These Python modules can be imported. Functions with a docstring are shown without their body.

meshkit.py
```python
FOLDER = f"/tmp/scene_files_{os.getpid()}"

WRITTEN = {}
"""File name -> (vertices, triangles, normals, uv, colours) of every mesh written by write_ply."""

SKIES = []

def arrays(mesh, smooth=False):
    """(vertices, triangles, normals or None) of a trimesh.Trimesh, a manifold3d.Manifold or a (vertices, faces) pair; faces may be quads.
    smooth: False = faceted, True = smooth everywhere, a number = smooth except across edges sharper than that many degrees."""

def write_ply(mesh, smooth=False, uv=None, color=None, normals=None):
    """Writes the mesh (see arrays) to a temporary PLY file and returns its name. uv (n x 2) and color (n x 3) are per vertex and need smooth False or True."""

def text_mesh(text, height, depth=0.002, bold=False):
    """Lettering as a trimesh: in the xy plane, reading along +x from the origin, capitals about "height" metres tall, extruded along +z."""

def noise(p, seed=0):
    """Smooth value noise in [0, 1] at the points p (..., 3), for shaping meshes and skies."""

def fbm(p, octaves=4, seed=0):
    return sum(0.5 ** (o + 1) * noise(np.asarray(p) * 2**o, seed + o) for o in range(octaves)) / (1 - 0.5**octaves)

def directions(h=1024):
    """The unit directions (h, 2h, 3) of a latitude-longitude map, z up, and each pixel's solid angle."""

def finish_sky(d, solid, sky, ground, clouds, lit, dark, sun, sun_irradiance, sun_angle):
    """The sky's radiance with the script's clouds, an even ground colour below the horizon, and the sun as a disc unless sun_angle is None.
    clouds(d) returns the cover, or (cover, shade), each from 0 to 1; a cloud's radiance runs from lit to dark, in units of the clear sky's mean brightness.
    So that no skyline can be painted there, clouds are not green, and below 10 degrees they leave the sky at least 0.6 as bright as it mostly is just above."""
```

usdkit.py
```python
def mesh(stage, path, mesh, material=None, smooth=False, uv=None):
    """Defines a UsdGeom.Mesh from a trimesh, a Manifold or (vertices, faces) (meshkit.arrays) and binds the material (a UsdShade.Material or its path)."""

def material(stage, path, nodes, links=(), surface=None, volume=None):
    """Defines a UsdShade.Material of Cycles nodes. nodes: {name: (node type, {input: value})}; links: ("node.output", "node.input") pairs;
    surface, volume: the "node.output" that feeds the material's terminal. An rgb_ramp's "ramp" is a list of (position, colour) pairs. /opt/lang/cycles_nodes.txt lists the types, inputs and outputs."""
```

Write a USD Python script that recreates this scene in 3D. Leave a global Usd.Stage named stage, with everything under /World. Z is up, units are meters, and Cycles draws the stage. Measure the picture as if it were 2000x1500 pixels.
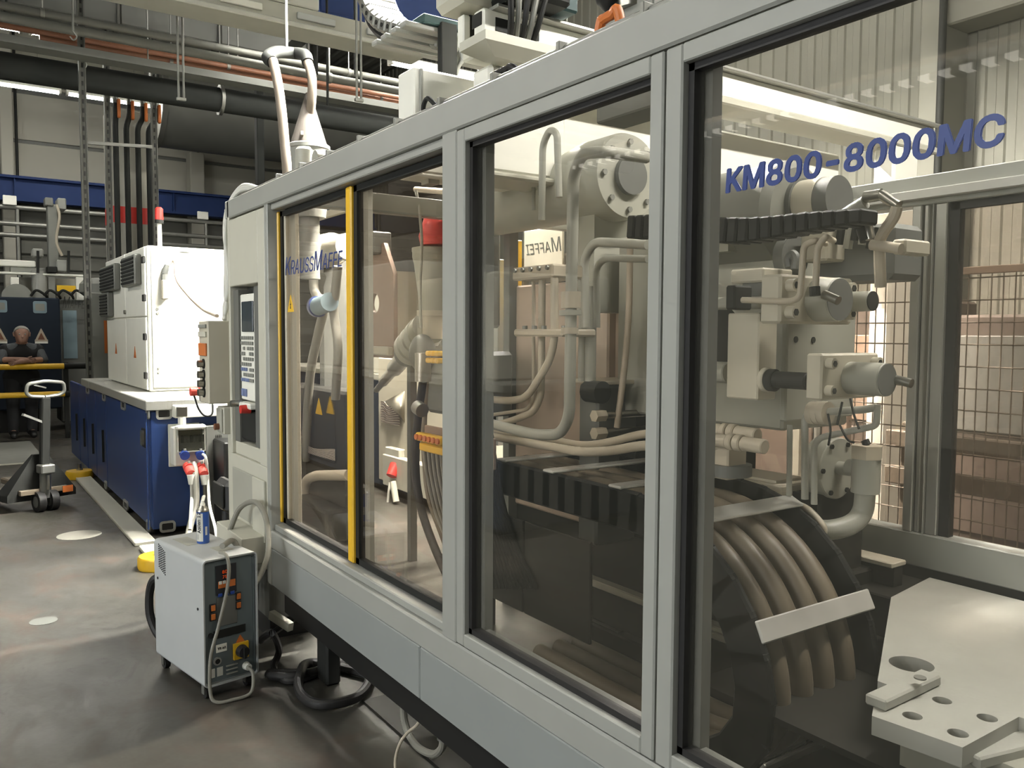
import math, random
import numpy as np
import trimesh
import meshkit, usdkit
from pxr import Usd, UsdGeom, Gf, Sdf, UsdLux
from scipy.spatial import ConvexHull
from shapely.geometry import Polygon, Point, box as sbox
from shapely.ops import unary_union
import manifold3d as m3

# ------------------------------------------------------------------ stage, camera, light, exposure
stage = Usd.Stage.CreateInMemory()
UsdGeom.SetStageUpAxis(stage, UsdGeom.Tokens.z)
UsdGeom.SetStageMetersPerUnit(stage, 1.0)
UsdGeom.Xform.Define(stage, '/World')
FOCAL, CH = 1620.0, 1.6
RIGHT = np.array([0.56511762, 0.82499493, 0.00504292])
DOWN = np.array([0.05336093, -0.03045086, -0.99811089])
FWD = np.array([-0.82328287, 0.56431915, -0.06123081])
cam = UsdGeom.Camera.Define(stage, '/World/camera')
mt = Gf.Matrix4d(1.0)
for i, r in enumerate((RIGHT, -DOWN, -FWD)):
    mt.SetRow(i, Gf.Vec4d(*map(float, r), 0))
mt.SetRow(3, Gf.Vec4d(0, 0, CH, 1))
cam.AddTransformOp().Set(mt)
cam.CreateHorizontalApertureAttr(36.0)
cam.CreateVerticalApertureAttr(27.0)
cam.CreateFocalLengthAttr(36.0 * FOCAL / 2000)
cam.CreateClippingRangeAttr(Gf.Vec2f(0.05, 200))
cam.CreateExposureAttr(0.0)
LAMP, LAMP_B, LAMP_FAR, LAMP_AISLE, DAYLIGHT = 4400.0, 430.0, 100.0, 75.0, 12.5          # radiance of the fluorescent lamps behind the machine and over the aisle

# a measured point: pixel of the photograph on a plane of the place
def _ray(u, v):
    return RIGHT * (u - 1000) / FOCAL + DOWN * (v - 750) / FOCAL + FWD
def X(u, v, x):
    d = _ray(u, v); return np.array([0, 0, CH]) + d * (x / d[0])
def Y(u, v, y):
    d = _ray(u, v); return np.array([0, 0, CH]) + d * (y / d[1])
def Z(u, v, z):
    d = _ray(u, v); return np.array([0, 0, CH]) + d * ((z - CH) / d[2])

# ------------------------------------------------------------------ materials
LOOKS = {}
def lin(c):
    c = np.asarray(c, float) / 255
    return tuple(np.where(c <= .04045, c / 12.92, ((c + .055) / 1.055) ** 2.4))
def mat(name, rgb, rough=.5, metal=0., var=.06, scale=6., bump=0., bscale=60., spec=.5):
    """painted, plastic or metal surface with faint mottling that belongs to the surface"""
    c = np.array(lin(rgb))
    n = {'tc': ('texture_coordinate', {}), 'nz': ('noise_texture', {'scale': scale, 'detail': 4.}),
         'rp': ('rgb_ramp', {'ramp': [(.25, tuple(c * (1 - var))), (.75, tuple(np.minimum(c * (1 + var), 1)))]}),
         'p': ('principled_bsdf', {'roughness': rough, 'metallic': metal, 'specular_ior_level': spec})}
    l = [('tc.object', 'nz.vector'), ('nz.fac', 'rp.fac'), ('rp.color', 'p.base_color')]
    if bump:
        n['bn'] = ('noise_texture', {'scale': bscale, 'detail': 3.}); n['bm'] = ('bump', {'strength': bump, 'distance': .004})
        l += [('tc.object', 'bn.vector'), ('bn.fac', 'bm.height'), ('bm.normal', 'p.normal')]
    LOOKS[name] = usdkit.material(stage, '/World/Looks/' + name, n, l, surface='p.BSDF')
def glow(name, rgb, strength):
    LOOKS[name] = usdkit.material(stage, '/World/Looks/' + name, {'e': ('emission', {'color': lin(rgb), 'strength': strength})}, [], surface='e.emission')
def pane(name, tint, dust, dust_rgb=(150, 150, 135)):
    """clear sheet: see-through, mirror-like by fresnel, with a thin film of dust"""
    LOOKS[name] = usdkit.material(stage, '/World/Looks/' + name, {
        't': ('transparent_bsdf', {'color': tint}), 'g': ('glossy_bsdf', {'roughness': .01, 'color': (1, 1, 1)}), 'lw': ('layer_weight', {'blend': .5}),
        'p5': ('math', {'math_type': 'power', 'value2': 4.5}), 'f': ('math', {'math_type': 'multiply_add', 'value2': .9, 'value3': .035}),
        'm': ('mix_closure', {}), 'd': ('diffuse_bsdf', {'color': lin(dust_rgb)}), 'k': ('mix_closure', {'fac': dust})},
        [('lw.facing', 'p5.value1'), ('p5.value', 'f.value1'), ('f.value', 'm.fac'), ('t.BSDF', 'm.closure1'), ('g.BSDF', 'm.closure2'), ('m.closure', 'k.closure1'), ('d.BSDF', 'k.closure2')], surface='k.closure')

mat('frame', (152, 153, 146), .42, var=.03)
mat('frame_panel', (136, 140, 137), .45, var=.03)
mat('cream', (190, 188, 173), .45, var=.03)
mat('white', (232, 231, 220), .45, var=.02)
mat('machine_beige', (186, 180, 162), .5, var=.05)
mat('machine_grey', (160, 159, 147), .5, var=.06)
mat('pipe_beige', (184, 174, 155), .42, var=.05)
mat('pipe_grey', (158, 157, 146), .42, var=.05)
mat('blue', (34, 58, 108), .4, var=.08)
mat('crane_blue', (26, 46, 90), .6, spec=.2)
mat('navy', (36, 43, 53), .6, spec=.12)
mat('dark', (38, 39, 37), .6, spec=.2)
mat('black', (24, 24, 23), .5)
mat('rubber', (30, 29, 28), .6)
mat('steel', (170, 168, 160), .3, 1., var=.08)
mat('zinc', (140, 140, 134), .55, .9, var=.1)
mat('alu', (178, 178, 172), .38, .6, var=.04)
mat('tcu_grey', (172, 175, 174), .5, var=.03)
mat('tcu_front', (96, 106, 108), .5)
mat('grey', (130, 131, 124), .55)
mat('mid_grey', (98, 99, 94), .55)
mat('yellow', (226, 180, 40), .4, var=.04)
mat('red', (200, 52, 44), .4)
mat('socket_red', (226, 84, 74), .4)
mat('orange', (196, 110, 50), .45)
mat('lettering_blue', (44, 62, 118), .4)
mat('lettering_dark', (70, 72, 66), .5)
mat('ink', (35, 35, 38), .6)
mat('socket_blue', (40, 70, 150), .4)
mat('can_blue', (52, 88, 160), .3)
mat('hose_tan', (178, 164, 145), .55)
mat('hose_grey', (128, 126, 116), .5)
mat('hose_brown', (112, 102, 86), .45, var=.12)
mat('cable_white', (205, 205, 196), .5)
mat('skin', (160, 124, 107), .55)
mat('hair', (150, 148, 140), .7)
mat('shirt', (82, 86, 90), .8)
mat('vest', (26, 27, 29), .8)
mat('trousers', (40, 41, 43), .85)
mat('wall_paint', (166, 164, 152), .8, var=.04, scale=.8)
mat('wall_sheet', (150, 148, 134), .6, var=.05, scale=.6)
mat('cladding', (92, 92, 84), .6, var=.08, scale=1.5)
mat('roof_sheet', (120, 119, 110), .7, var=.06)
mat('duct', (42, 44, 42), .7, spec=.15)
mat('copper', (118, 76, 54), .5)
mat('brown_panel', (142, 122, 106), .6, var=.05)
mat('plate_white', (168, 168, 160), .5, var=.06, bump=.15)
mat('key_blue', (104, 118, 156), .5)
mat('cone_cloth', (74, 68, 62), .8)
mat('rear_brown', (78, 68, 60), .6)
mat('block_brown', (168, 149, 132), .55)
mat('hose_dim', (112, 102, 89), .6)
mat('strut_grey', (98, 98, 92), .6, .3)
glow('louvre', (255, 250, 236), 3.0)
mat('back_sheet', (116, 115, 104), .6, var=.05, scale=.6)
mat('duct_metal', (112, 113, 108), .5, .4, var=.1, scale=1.5)
mat('bar_metal', (226, 226, 220), .3, .5, var=.08, scale=9.)
mat('black_matt', (18, 18, 17), .85, spec=.1)
mat('dark_box', (46, 46, 43), .6, spec=.2)
mat('tank_grey', (128, 128, 119), .5)
mat('towel', (196, 188, 172), .95)
mat('towel_stripe', (92, 78, 72), .95)
mat('bed_dark', (36, 35, 31), .6, var=.15, spec=.2)
mat('chain', (22, 23, 22), .55, spec=.25)
mat('screen', (50, 60, 66), .2)
mat('poster', (120, 140, 148), .6, var=.3, scale=2.)
mat('green_dark', (30, 58, 58), .6)
glow('lamp', (255, 252, 244), LAMP)
glow('lamp_aisle', (255, 252, 244), LAMP_AISLE)
glow('daylight', (244, 248, 250), DAYLIGHT)
glow('lamp_right', (255, 252, 244), LAMP_B)
glow('lamp_back', (255, 252, 244), LAMP_FAR * 1.3)
glow('lamp_far', (255, 252, 244), LAMP_FAR)
glow('digits', (255, 96, 40), .45)
pane('glass', (.965, .955, .94), .03)
pane('glass_warm', (.95, .92, .885), .03, (160, 145, 125))
pane('glass_brown', (.82, .77, .73), .03, (160, 140, 120))
pane('clear_lid', (.55, .55, .52), .04)
# the concrete floor: grey with worn, reddish and pale cloudy patches
LOOKS['concrete'] = usdkit.material(stage, '/World/Looks/concrete', {
    'tc': ('texture_coordinate', {}), 'mp': ('mapping', {'scale': (1., 1.5, 1.)}),
    'a': ('noise_texture', {'scale': .55, 'detail': 5., 'roughness': .6}), 'b': ('noise_texture', {'scale': 2.6, 'detail': 6., 'roughness': .65, 'distortion': .6}), 'c': ('noise_texture', {'scale': 38., 'detail': 3.}),
    'ra': ('rgb_ramp', {'ramp': [(.3, lin((56, 55, 51))), (.7, lin((73, 71, 64)))]}),
    'rb': ('rgb_ramp', {'ramp': [(.5, (0, 0, 0)), (.72, (.55, .55, .55))]}), 'rc': ('rgb_ramp', {'ramp': [(.3, (.9, .9, .9)), (.7, (1.06, 1.06, 1.06))]}),
    'm1': ('mix_color', {'b': lin((86, 70, 60))}), 'm2': ('mix_color', {'blend_type': 'multiply', 'fac': 1., 'use_clamp': False}),
    'rr': ('map_range', {'from_min': .3, 'from_max': .7, 'to_min': .3, 'to_max': .55}), 'bm': ('bump', {'strength': .1, 'distance': .003}),
    'p': ('principled_bsdf', {'specular_ior_level': .45})},
    [('tc.object', 'mp.vector'), ('mp.vector', 'a.vector'), ('mp.vector', 'b.vector'), ('tc.object', 'c.vector'), ('a.fac', 'ra.fac'), ('b.fac', 'rb.fac'), ('c.fac', 'rc.fac'),
     ('ra.color', 'm1.a'), ('rb.color', 'm1.fac'), ('m1.result', 'm2.a'), ('rc.color', 'm2.b'), ('m2.result', 'p.base_color'), ('b.fac', 'rr.value'), ('rr.result', 'p.roughness'), ('c.fac', 'bm.height'), ('bm.normal', 'p.normal')], surface='p.BSDF')

# ------------------------------------------------------------------ shapes
def V(*a): return np.array(a, float)
def unit(v): v = np.asarray(v, float); return v / max(np.linalg.norm(v), 1e-12)
def cat(*ms):
    ms = [m for g in ms for m in (g if isinstance(g, (list, tuple)) else [g])]
    return trimesh.util.concatenate(ms)
def hull(pts):
    return trimesh.convex.convex_hull(np.asarray(pts, float))
def bx(x0, x1, y0, y1, z0, z1, b=0.):
    x0, x1 = min(x0, x1), max(x0, x1); y0, y1 = min(y0, y1), max(y0, y1); z0, z1 = min(z0, z1), max(z0, z1)
    if b <= 0:
        m = trimesh.creation.box([x1 - x0, y1 - y0, z1 - z0]); m.apply_translation([(x0 + x1) / 2, (y0 + y1) / 2, (z0 + z1) / 2]); return m
    b = min(b, (x1 - x0) * .45, (y1 - y0) * .45, (z1 - z0) * .45); P = []
    for i in (0, 1):
        for j in (0, 1):
            for k in (0, 1):
                x, y, z = (x0, x1)[i], (y0, y1)[j], (z0, z1)[k]; sx, sy, sz = (b, -b)[i], (b, -b)[j], (b, -b)[k]
                P += [(x, y + sy, z + sz), (x + sx, y, z + sz), (x + sx, y + sy, z)]
    return hull(P)
def place(m, o, xd, yd, zd):
    """local axes -> directions, at o"""
    m = m.copy(); M = np.eye(4); M[:3, 0], M[:3, 1], M[:3, 2], M[:3, 3] = xd, yd, zd, o; m.apply_transform(M)
    if np.linalg.det(M[:3, :3]) < 0: m.invert()
    return m
def turn(m, deg, about=(0, 0, 0), axis=(0, 0, 1)):
    m = m.copy(); m.apply_transform(trimesh.transformations.rotation_matrix(math.radians(deg), axis, about)); return m
def move(m, x=0, y=0, z=0):
    m = m.copy(); m.apply_translation([x, y, z]); return m
def bar(p0, p1, w, h, up=(0, 0, 1), b=0.):
    """a bar of section w x h from p0 to p1"""
    p0, p1 = np.asarray(p0, float), np.asarray(p1, float); d = unit(p1 - p0); s = np.cross(d, up)
    s = unit(s) if np.linalg.norm(s) > 1e-6 else V(1, 0, 0); u = np.cross(s, d)
    return place(bx(0, np.linalg.norm(p1 - p0), -w / 2, w / 2, -h / 2, h / 2, b), p0, d, -s, u)
def frames(P):
    d = [unit(P[min(i + 1, len(P) - 1)] - P[max(i - 1, 0)]) for i in range(len(P))]
    n = np.cross(d[0], V(0, 0, 1)); n = unit(n) if np.linalg.norm(n) > 1e-3 else V(1, 0, 0); out = []
    for t in d:
        n = unit(n - t * (n @ t)); out.append((t, n, np.cross(t, n)))
    return out
def sweep(P, R, n=12, closed=False, cap=True):
    P = np.asarray(P, float); R = np.broadcast_to(np.asarray(R, float), (len(P),))
    a = np.arange(n) * 2 * np.pi / n; vs = []
    if closed:
        k = len(P); fr = frames(np.vstack([P[-1:], P, P[:1]]))[1:-1]
    else: fr = frames(P)
    for p, r, (t, x, y) in zip(P, R, fr):
        vs.append(p + r * (np.cos(a)[:, None] * x + np.sin(a)[:, None] * y))
    v = np.vstack(vs); f = []; L = len(P)
    for i in range(L if closed else L - 1):
        j = (i + 1) % L
        for k in range(n):
            k2 = (k + 1) % n; f += [(i * n + k, i * n + k2, j * n + k2), (i * n + k, j * n + k2, j * n + k)]
    if not closed and cap:
        c0, c1 = len(v), len(v) + 1; v = np.vstack([v, P[:1], P[-1:]])
        for k in range(n):
            k2 = (k + 1) % n; f += [(c0, k2, k), (c1, (L - 1) * n + k, (L - 1) * n + k2)]
    m = trimesh.Trimesh(v, f, process=False)
    if m.is_watertight and m.volume < 0: m.invert()
    return m
def soft(P, r=.06, k=6):
    """polyline with rounded corners"""
    P = [np.asarray(p, float) for p in P]; out = [P[0]]
    for a, b, c in zip(P, P[1:], P[2:]):
        l = min(r, np.linalg.norm(a - b) * .48, np.linalg.norm(c - b) * .48); s, e = b + unit(a - b) * l, b + unit(c - b) * l
        for t in np.linspace(0, 1, k): out.append((1 - t) ** 2 * s + 2 * t * (1 - t) * b + t * t * e)
    return np.array(out + [P[-1]])
def spline(P, k=8):
    P = [np.asarray(p, float) for p in P]; Q = [2 * P[0] - P[1]] + P + [2 * P[-1] - P[-2]]; out = []
    for i in range(1, len(Q) - 2):
        for t in np.linspace(0, 1, k, endpoint=False):
            a, b, c, d = Q[i - 1:i + 3]
            out.append(.5 * ((2 * b) + (c - a) * t + (2 * a - 5 * b + 4 * c - d) * t * t + (3 * b - a - 3 * c + d) * t ** 3))
    return np.array(out + [P[-1]])
def pipe(P, r, bend=.08, n=12): return sweep(soft(P, bend), r, n)
def hose(P, r, n=10, k=8): return sweep(spline(P, k), r, n)
def lathe(prof, o, axis, n=32):
    """profile of (radius, height) turned about an axis from o; closed by its ends"""
    d = unit(axis); s = np.cross(d, V(0, 0, 1)); s = unit(s) if np.linalg.norm(s) > 1e-3 else V(1, 0, 0); u = np.cross(d, s)
    a = np.arange(n) * 2 * np.pi / n; ring = np.cos(a)[:, None] * s + np.sin(a)[:, None] * u
    v = np.vstack([np.asarray(o) + d * h + ring * r for r, h in prof]); L = len(prof); f = []
    for i in range(L - 1):
        for k in range(n):
            k2 = (k + 1) % n; f += [(i * n + k, i * n + k2, (i + 1) * n + k2), (i * n + k, (i + 1) * n + k2, (i + 1) * n + k)]
    c0, c1 = len(v), len(v) + 1; v = np.vstack([v, [np.asarray(o) + d * prof[0][1]], [np.asarray(o) + d * prof[-1][1]]])
    for k in range(n):
        k2 = (k + 1) % n; f += [(c0, k2, k), (c1, (L - 1) * n + k, (L - 1) * n + k2)]
    m = trimesh.Trimesh(v, f, process=False)
    if m.volume < 0: m.invert()
    return m
def cyl(p0, p1, r, r2=None, n=24, b=.0):
    p0, p1 = np.asarray(p0, float), np.asarray(p1, float); L = np.linalg.norm(p1 - p0); r2 = r if r2 is None else r2
    prof = [(r, 0), (r2, L)] if b <= 0 else [(r - b, 0), (r, b), (r2, L - b), (r2 - b, L)]
    return lathe(prof, p0, p1 - p0, n)
def ball(c, r, sub=2, s=(1, 1, 1)):
    m = trimesh.creation.icosphere(sub, 1.); m.apply_scale([r * k for k in s]); m.apply_translation(c); return m
def ext(poly, h):
    gs = [g for g in getattr(poly, 'geoms', [poly]) if g.area > 1e-9]
    return cat([trimesh.creation.extrude_polygon(g, h, engine='earcut') for g in gs])
FRONT = (V(1, 0, 0), V(0, 0, 1), V(0, -1, 0))      # on a face that looks to -y: x right, z up
END = (V(0, 1, 0), V(0, 0, 1), V(1, 0, 0))         # on a face that looks to +x: y right, z up
def slab(poly, h, o, ax): return place(ext(poly, h), o, *ax)
def rrect(w, h, r): return sbox(-w / 2 + r, -h / 2 + r, w / 2 - r, h / 2 - r).buffer(r, quad_segs=4)
def txt(s, height, o, ax, bold=False, shear=0., wide=None, depth=.0012, caps=None, fat=0.):
    """lettering on a face; caps: (text, height) runs set on one line"""
    x, ms = 0., []
    for run, h in (caps or [(s, height)]):
        m = meshkit.text_mesh(run, h, depth, bold); b = m.bounds; m.apply_translation([x - b[0][0], 0, 0]); x += b[1][0] - b[0][0] + h * .16; ms.append(m)
    m = cat(ms)
    if wide: m.apply_scale([wide / (m.bounds[1][0] - m.bounds[0][0]), 1, 1])
    if fat: m = cat([move(m, a, b, k * .0003) for k, (a, b) in enumerate(((0, 0), (fat, 0), (-fat, 0), (0, fat * .7), (0, -fat * .7)))])
    if shear: m.vertices[:, 0] += shear * m.vertices[:, 1]
    return place(m, o, *ax)
def tri(w, h): return Polygon([(-w / 2, 0), (w / 2, 0), (0, h)]).buffer(w * .04)

# ------------------------------------------------------------------ things and their parts
USED, SOLO = {}, []
def fresh(parent, name):
    k = USED.get((parent, name), 0); USED[(parent, name)] = k + 1
    return name if k == 0 else '%s_%03d' % (name, k)
def data(prim, **kw):
    for k, v in kw.items():
        if v: prim.SetCustomDataByKey(k, v)
class T:
    """a thing: parts are gathered in place, then written under an Xform at the thing's base"""
    def __init__(s, name, label, cat_, group=None, kind=None):
        s.name, s.label, s.cat, s.group, s.kind, s.parts = name, label, cat_, group, kind, []
    def p(s, name, mesh, m, label=None, of=None, smooth=35, kind=None):
        s.parts.append((name, mesh, m, label, of, smooth, kind)); return len(s.parts) - 1
    def done(s):
        lo = np.min([q[1].bounds[0] for q in s.parts], 0); hi = np.max([q[1].bounds[1] for q in s.parts], 0)
        s.o = V((lo[0] + hi[0]) / 2, (lo[1] + hi[1]) / 2, lo[2]); s.path = '/World/' + fresh('/World', s.name); paths = []
        single = len(s.parts) == 1
        if not single:
            x = UsdGeom.Xform.Define(stage, s.path); x.AddTranslateOp().Set(Gf.Vec3d(*map(float, s.o)))
        for name, mesh, m, label, of, smooth, kind in s.parts:
            mesh = mesh.copy() if not isinstance(mesh, tuple) else mesh
            mesh.apply_translation(-s.o)
            par = s.path if of is None else paths[of]; path = s.path if single else par + '/' + fresh(par, name); paths.append(path)
            g = usdkit.mesh(stage, path, mesh, LOOKS[m], smooth)
            if single: g.AddTranslateOp().Set(Gf.Vec3d(*map(float, s.o)))
            else: data(g.GetPrim(), label=label, kind=kind)
        s.prim = stage.GetPrimAtPath(s.path)
        data(s.prim, label=s.label, category=s.cat, group=s.group, kind=s.kind); return s
    def copy(s, at, rz=0., label=None, group=None):
        path = '/World/' + fresh('/World', s.name); x = (UsdGeom.Mesh if len(s.parts) == 1 else UsdGeom.Xform).Define(stage, path); x.AddTranslateOp().Set(Gf.Vec3d(*map(float, at)))
        if rz: x.AddRotateZOp().Set(float(rz))
        p = x.GetPrim(); p.GetReferences().AddInternalReference(s.path)
        if len(s.parts) > 1: p.SetInstanceable(True)
        data(p, label=label or s.label, category=s.cat, group=group or s.group); return p
def one(name, label, cat_, mesh, m, group=None, kind=None, smooth=35):
    t = T(name, label, cat_, group, kind); t.p(name, mesh, m, smooth=smooth); return t.done()
# ================================================================== THE HALL
XL, YB, YF, XR, ZC = -21.0, 9.5, -9.0, 9.0, 8.2
t = T('floor', 'worn grey concrete hall floor with reddish stains and pale patches', 'floor', kind='structure')
t.p('slab', bx(XL - .3, XR + .3, YF - .3, YB + .3, -.2, 0), 'concrete')
xa, xb = Z(0, 865, 0)[0], Z(0, 907, 0)[0]
t.p('floor_marking', bx(xa, xb, YF, 1.0, 0, .002), 'grey', 'pale painted walkway band')
t.p('floor_line', bx(xb, xb + .12, YF, 1.0, 0, .003), 'cream', 'pale walkway edge line')
for (u, v, rx, ry) in ((85, 1213, .07, .05), (155, 1045, .16, .1)):
    c = Z(u, v, 0); t.p('floor_patch', move(lathe([(rx, 0), (rx, .0015)], V(0, 0, 0), V(0, 0, 1), 20), *c), 'mid_grey' if v > 1100 else 'wall_paint')
t.done()
def sheet(n, pitch, amp, length, axis_o, a, b, h, thick=.02):
    """ribbed sheet metal: ribs across a, running along b, pushed out along h"""
    s = np.arange(int(n * 4) + 1); prof = np.array([0, 0, 1, 1])[s % 4] * amp; pos = (s // 4 + np.array([0, .42, .5, .92])[s % 4]) * pitch
    v, f = [], []
    for q, z in zip(pos, prof):
        for k, e in ((0, 0), (1, 0), (0, -thick), (1, -thick)): v.append(axis_o + a * q + b * (k * length) + h * (z + e))
    for i in range(len(s) - 1):
        o = i * 4; f += [(o, o + 1, o + 5), (o, o + 5, o + 4), (o + 2, o + 7, o + 3), (o + 2, o + 6, o + 7)]
    return trimesh.Trimesh(v, f, process=False)
t = T('ceiling', 'ribbed grey sheet metal hall roof', 'ceiling', kind='structure')
t.p('roof_deck', bx(XL - .3, XR + .3, YF - .3, YB + .3, ZC + .15, ZC + .3), 'roof_sheet')
t.p('roof_sheet', sheet((YB - YF) / .3, .3, -.09, XR - XL, V(XL, YF, ZC + .12), V(0, 1, 0), V(1, 0, 0), V(0, 0, 1)), 'roof_sheet')
t.done()
t = T('wall_back', 'beige ribbed sheet metal wall behind the machine', 'wall', kind='structure')
t.p('base_wall', bx(XL - .3, XR + .3, YB + .1, YB + .3, 0, ZC + .2), 'back_sheet')
t.p('wall_sheet', sheet((XR - XL) / .22, .22, .022, ZC, V(XL, YB + .04, 0), V(1, 0, 0), V(0, 0, 1), V(0, -1, 0)), 'back_sheet')
t.done()
t = T('wall_front', 'pale plastered hall wall behind the camera', 'wall', kind='structure'); t.p('wall_face', bx(XL - .3, XR + .3, YF - .3, YF, 0, ZC + .2), 'wall_paint'); t.done()
for k in range(2):
    x = -4.2 + k * 3.3; t = T('window_%d' % (k + 1), 'tall hall window in the wall behind the camera, %s from the left' % ('first', 'second', 'third', 'fourth')[k], 'window', kind='structure')
    t.p('pane', bx(x, x + 2.9, YF + .02, YF + .03, 1.6, 5.2), 'daylight')
    for a in (x - .03, x + 1.42, x + 2.87): t.p('window_bar', bx(a, a + .06, YF + .005, YF + .08, 1.57, 5.23, .006), 'frame')
    for z in (1.54, 3.37, 5.2): t.p('window_bar', bx(x - .03, x + 2.93, YF + .005, YF + .07, z, z + .06, .006), 'frame')
    t.done()
t = T('wall_right', 'pale plastered hall wall on the right', 'wall', kind='structure'); t.p('wall_face', bx(XR, XR + .3, YF, YB, 0, ZC + .2), 'wall_paint'); t.done()
# far end wall: columns, two rows of pale panels, ribs of dark cladding below
t = T('wall_left', 'far end wall of pale panels above dark horizontal cladding boards', 'wall', kind='structure')
t.p('wall_face', bx(XL - .3, XL, YF, YB, 0, ZC + .2), 'mid_grey')
zz = [X(100, v, XL)[2] for v in (345, 287, 280, 192, 178)]
ys = [YF, -4.2] + [X(u, 300, XL)[1] for u in (4, 386, 700)] + [YB]
for a, b in zip(ys[:-1], ys[1:]):
    t.p('wall_panel', bx(XL, XL + .06, a + .03, b - .03, zz[0] - .3, zz[1], .01), 'wall_paint')
    t.p('wall_panel', bx(XL, XL + .06, a + .03, b - .03, zz[2], zz[3], .01), 'wall_paint')
    t.p('wall_panel', bx(XL, XL + .06, a + .03, b - .03, zz[4], ZC, .01), 'wall_sheet')
z1 = X(100, 385, XL)[2]
for i in range(14):
    za, zb = z1 * i / 14, z1 * (i + 1) / 14
    t.p('cladding_board', bx(XL, XL + .07, YF, YB, za + .012, zb - .012, .025), 'cladding')
t.done()
for (u0, u1, v1, nm) in ((2, 28, 182, 'far left'), (372, 400, 296, 'behind the four black pipes')):
    a, b = X(u0, 330, XL + .5)[1], X(u1, 330, XL + .5)[1]
    one('column', 'pale square wall column, ' + nm, 'column', bx(XL + .08, XL + .5, a, b, 0, ZC if u0 < 100 else X(u0, 296, XL + .5)[2], .02), 'wall_paint')
a, b = X(30, 300, XL + .3)[1], X(36, 300, XL + .3)[1]
one('drain_pipe', 'thin dark downpipe beside the far left wall column', 'pipe', cyl(V(XL + .3, (a + b) / 2, 2.), V(XL + .3, (a + b) / 2, ZC), (b - a) / 2), 'dark')
za, zb = X(0, 346, XL + .9)[2], X(0, 386, XL + .9)[2]
t = T('crane_beam', 'long blue crane runway beam along the far wall', 'beam')
t.p('web', bx(XL + .84, XL + .9, YF + .1, YB - .1, zb, za), 'crane_blue'); t.p('flange', bx(XL + .72, XL + 1.02, YF + .1, YB - .1, za, za + .05), 'crane_blue'); t.p('flange', bx(XL + .72, XL + 1.02, YF + .1, YB - .1, zb - .05, zb), 'crane_blue')
for i in range(6): t.p('stiffener', bx(XL + .76, XL + .98, -8 + i * 3.1, -7.98 + i * 3.1, zb, za), 'crane_blue')
t.p('bracket', bx(XL + .07, XL + .72, -6, -5.8, zb - .3, zb - .05), 'crane_blue'); t.p('bracket', bx(XL + .07, XL + .72, 6, 6.2, zb - .3, zb - .05), 'crane_blue')
t.done()
# gallery railing before the cladding
xg = XL + 1.6; t = T('gallery_railing', 'grey tubular railing of a gallery in front of the far cladding', 'railing')
for v in (406, 438, 460): z = X(40, v, xg)[2]; t.p('rail', cyl(V(xg, YF + .2, z), V(xg, YB - .3, z), .05, n=10), 'zinc')
zt = X(40, 404, xg)[2]
for y in np.linspace(-6, 8.6, 9): t.p('post', cyl(V(xg, y, 1.7), V(xg, y, zt), .04, n=10), 'zinc')
t.p('gallery_floor', bx(XL + .07, xg + .1, YF + .1, YB - .2, 1.55, 1.7), 'mid_grey')
t.done()
for (u0, u1, v0, v1, lab) in ((5, 33, 380, 401, 'blank white sign board on the far railing, left one'), (386, 408, 412, 429, 'blank white sign board on the far railing beside the white cabinet')):
    p, q = X(u0, v0, xg + .12), X(u1, v1, xg + .12); one('sign_board', lab, 'sign', bx(xg + .06, xg + .1, p[1], q[1], q[2], p[2], .01), 'white')
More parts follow.
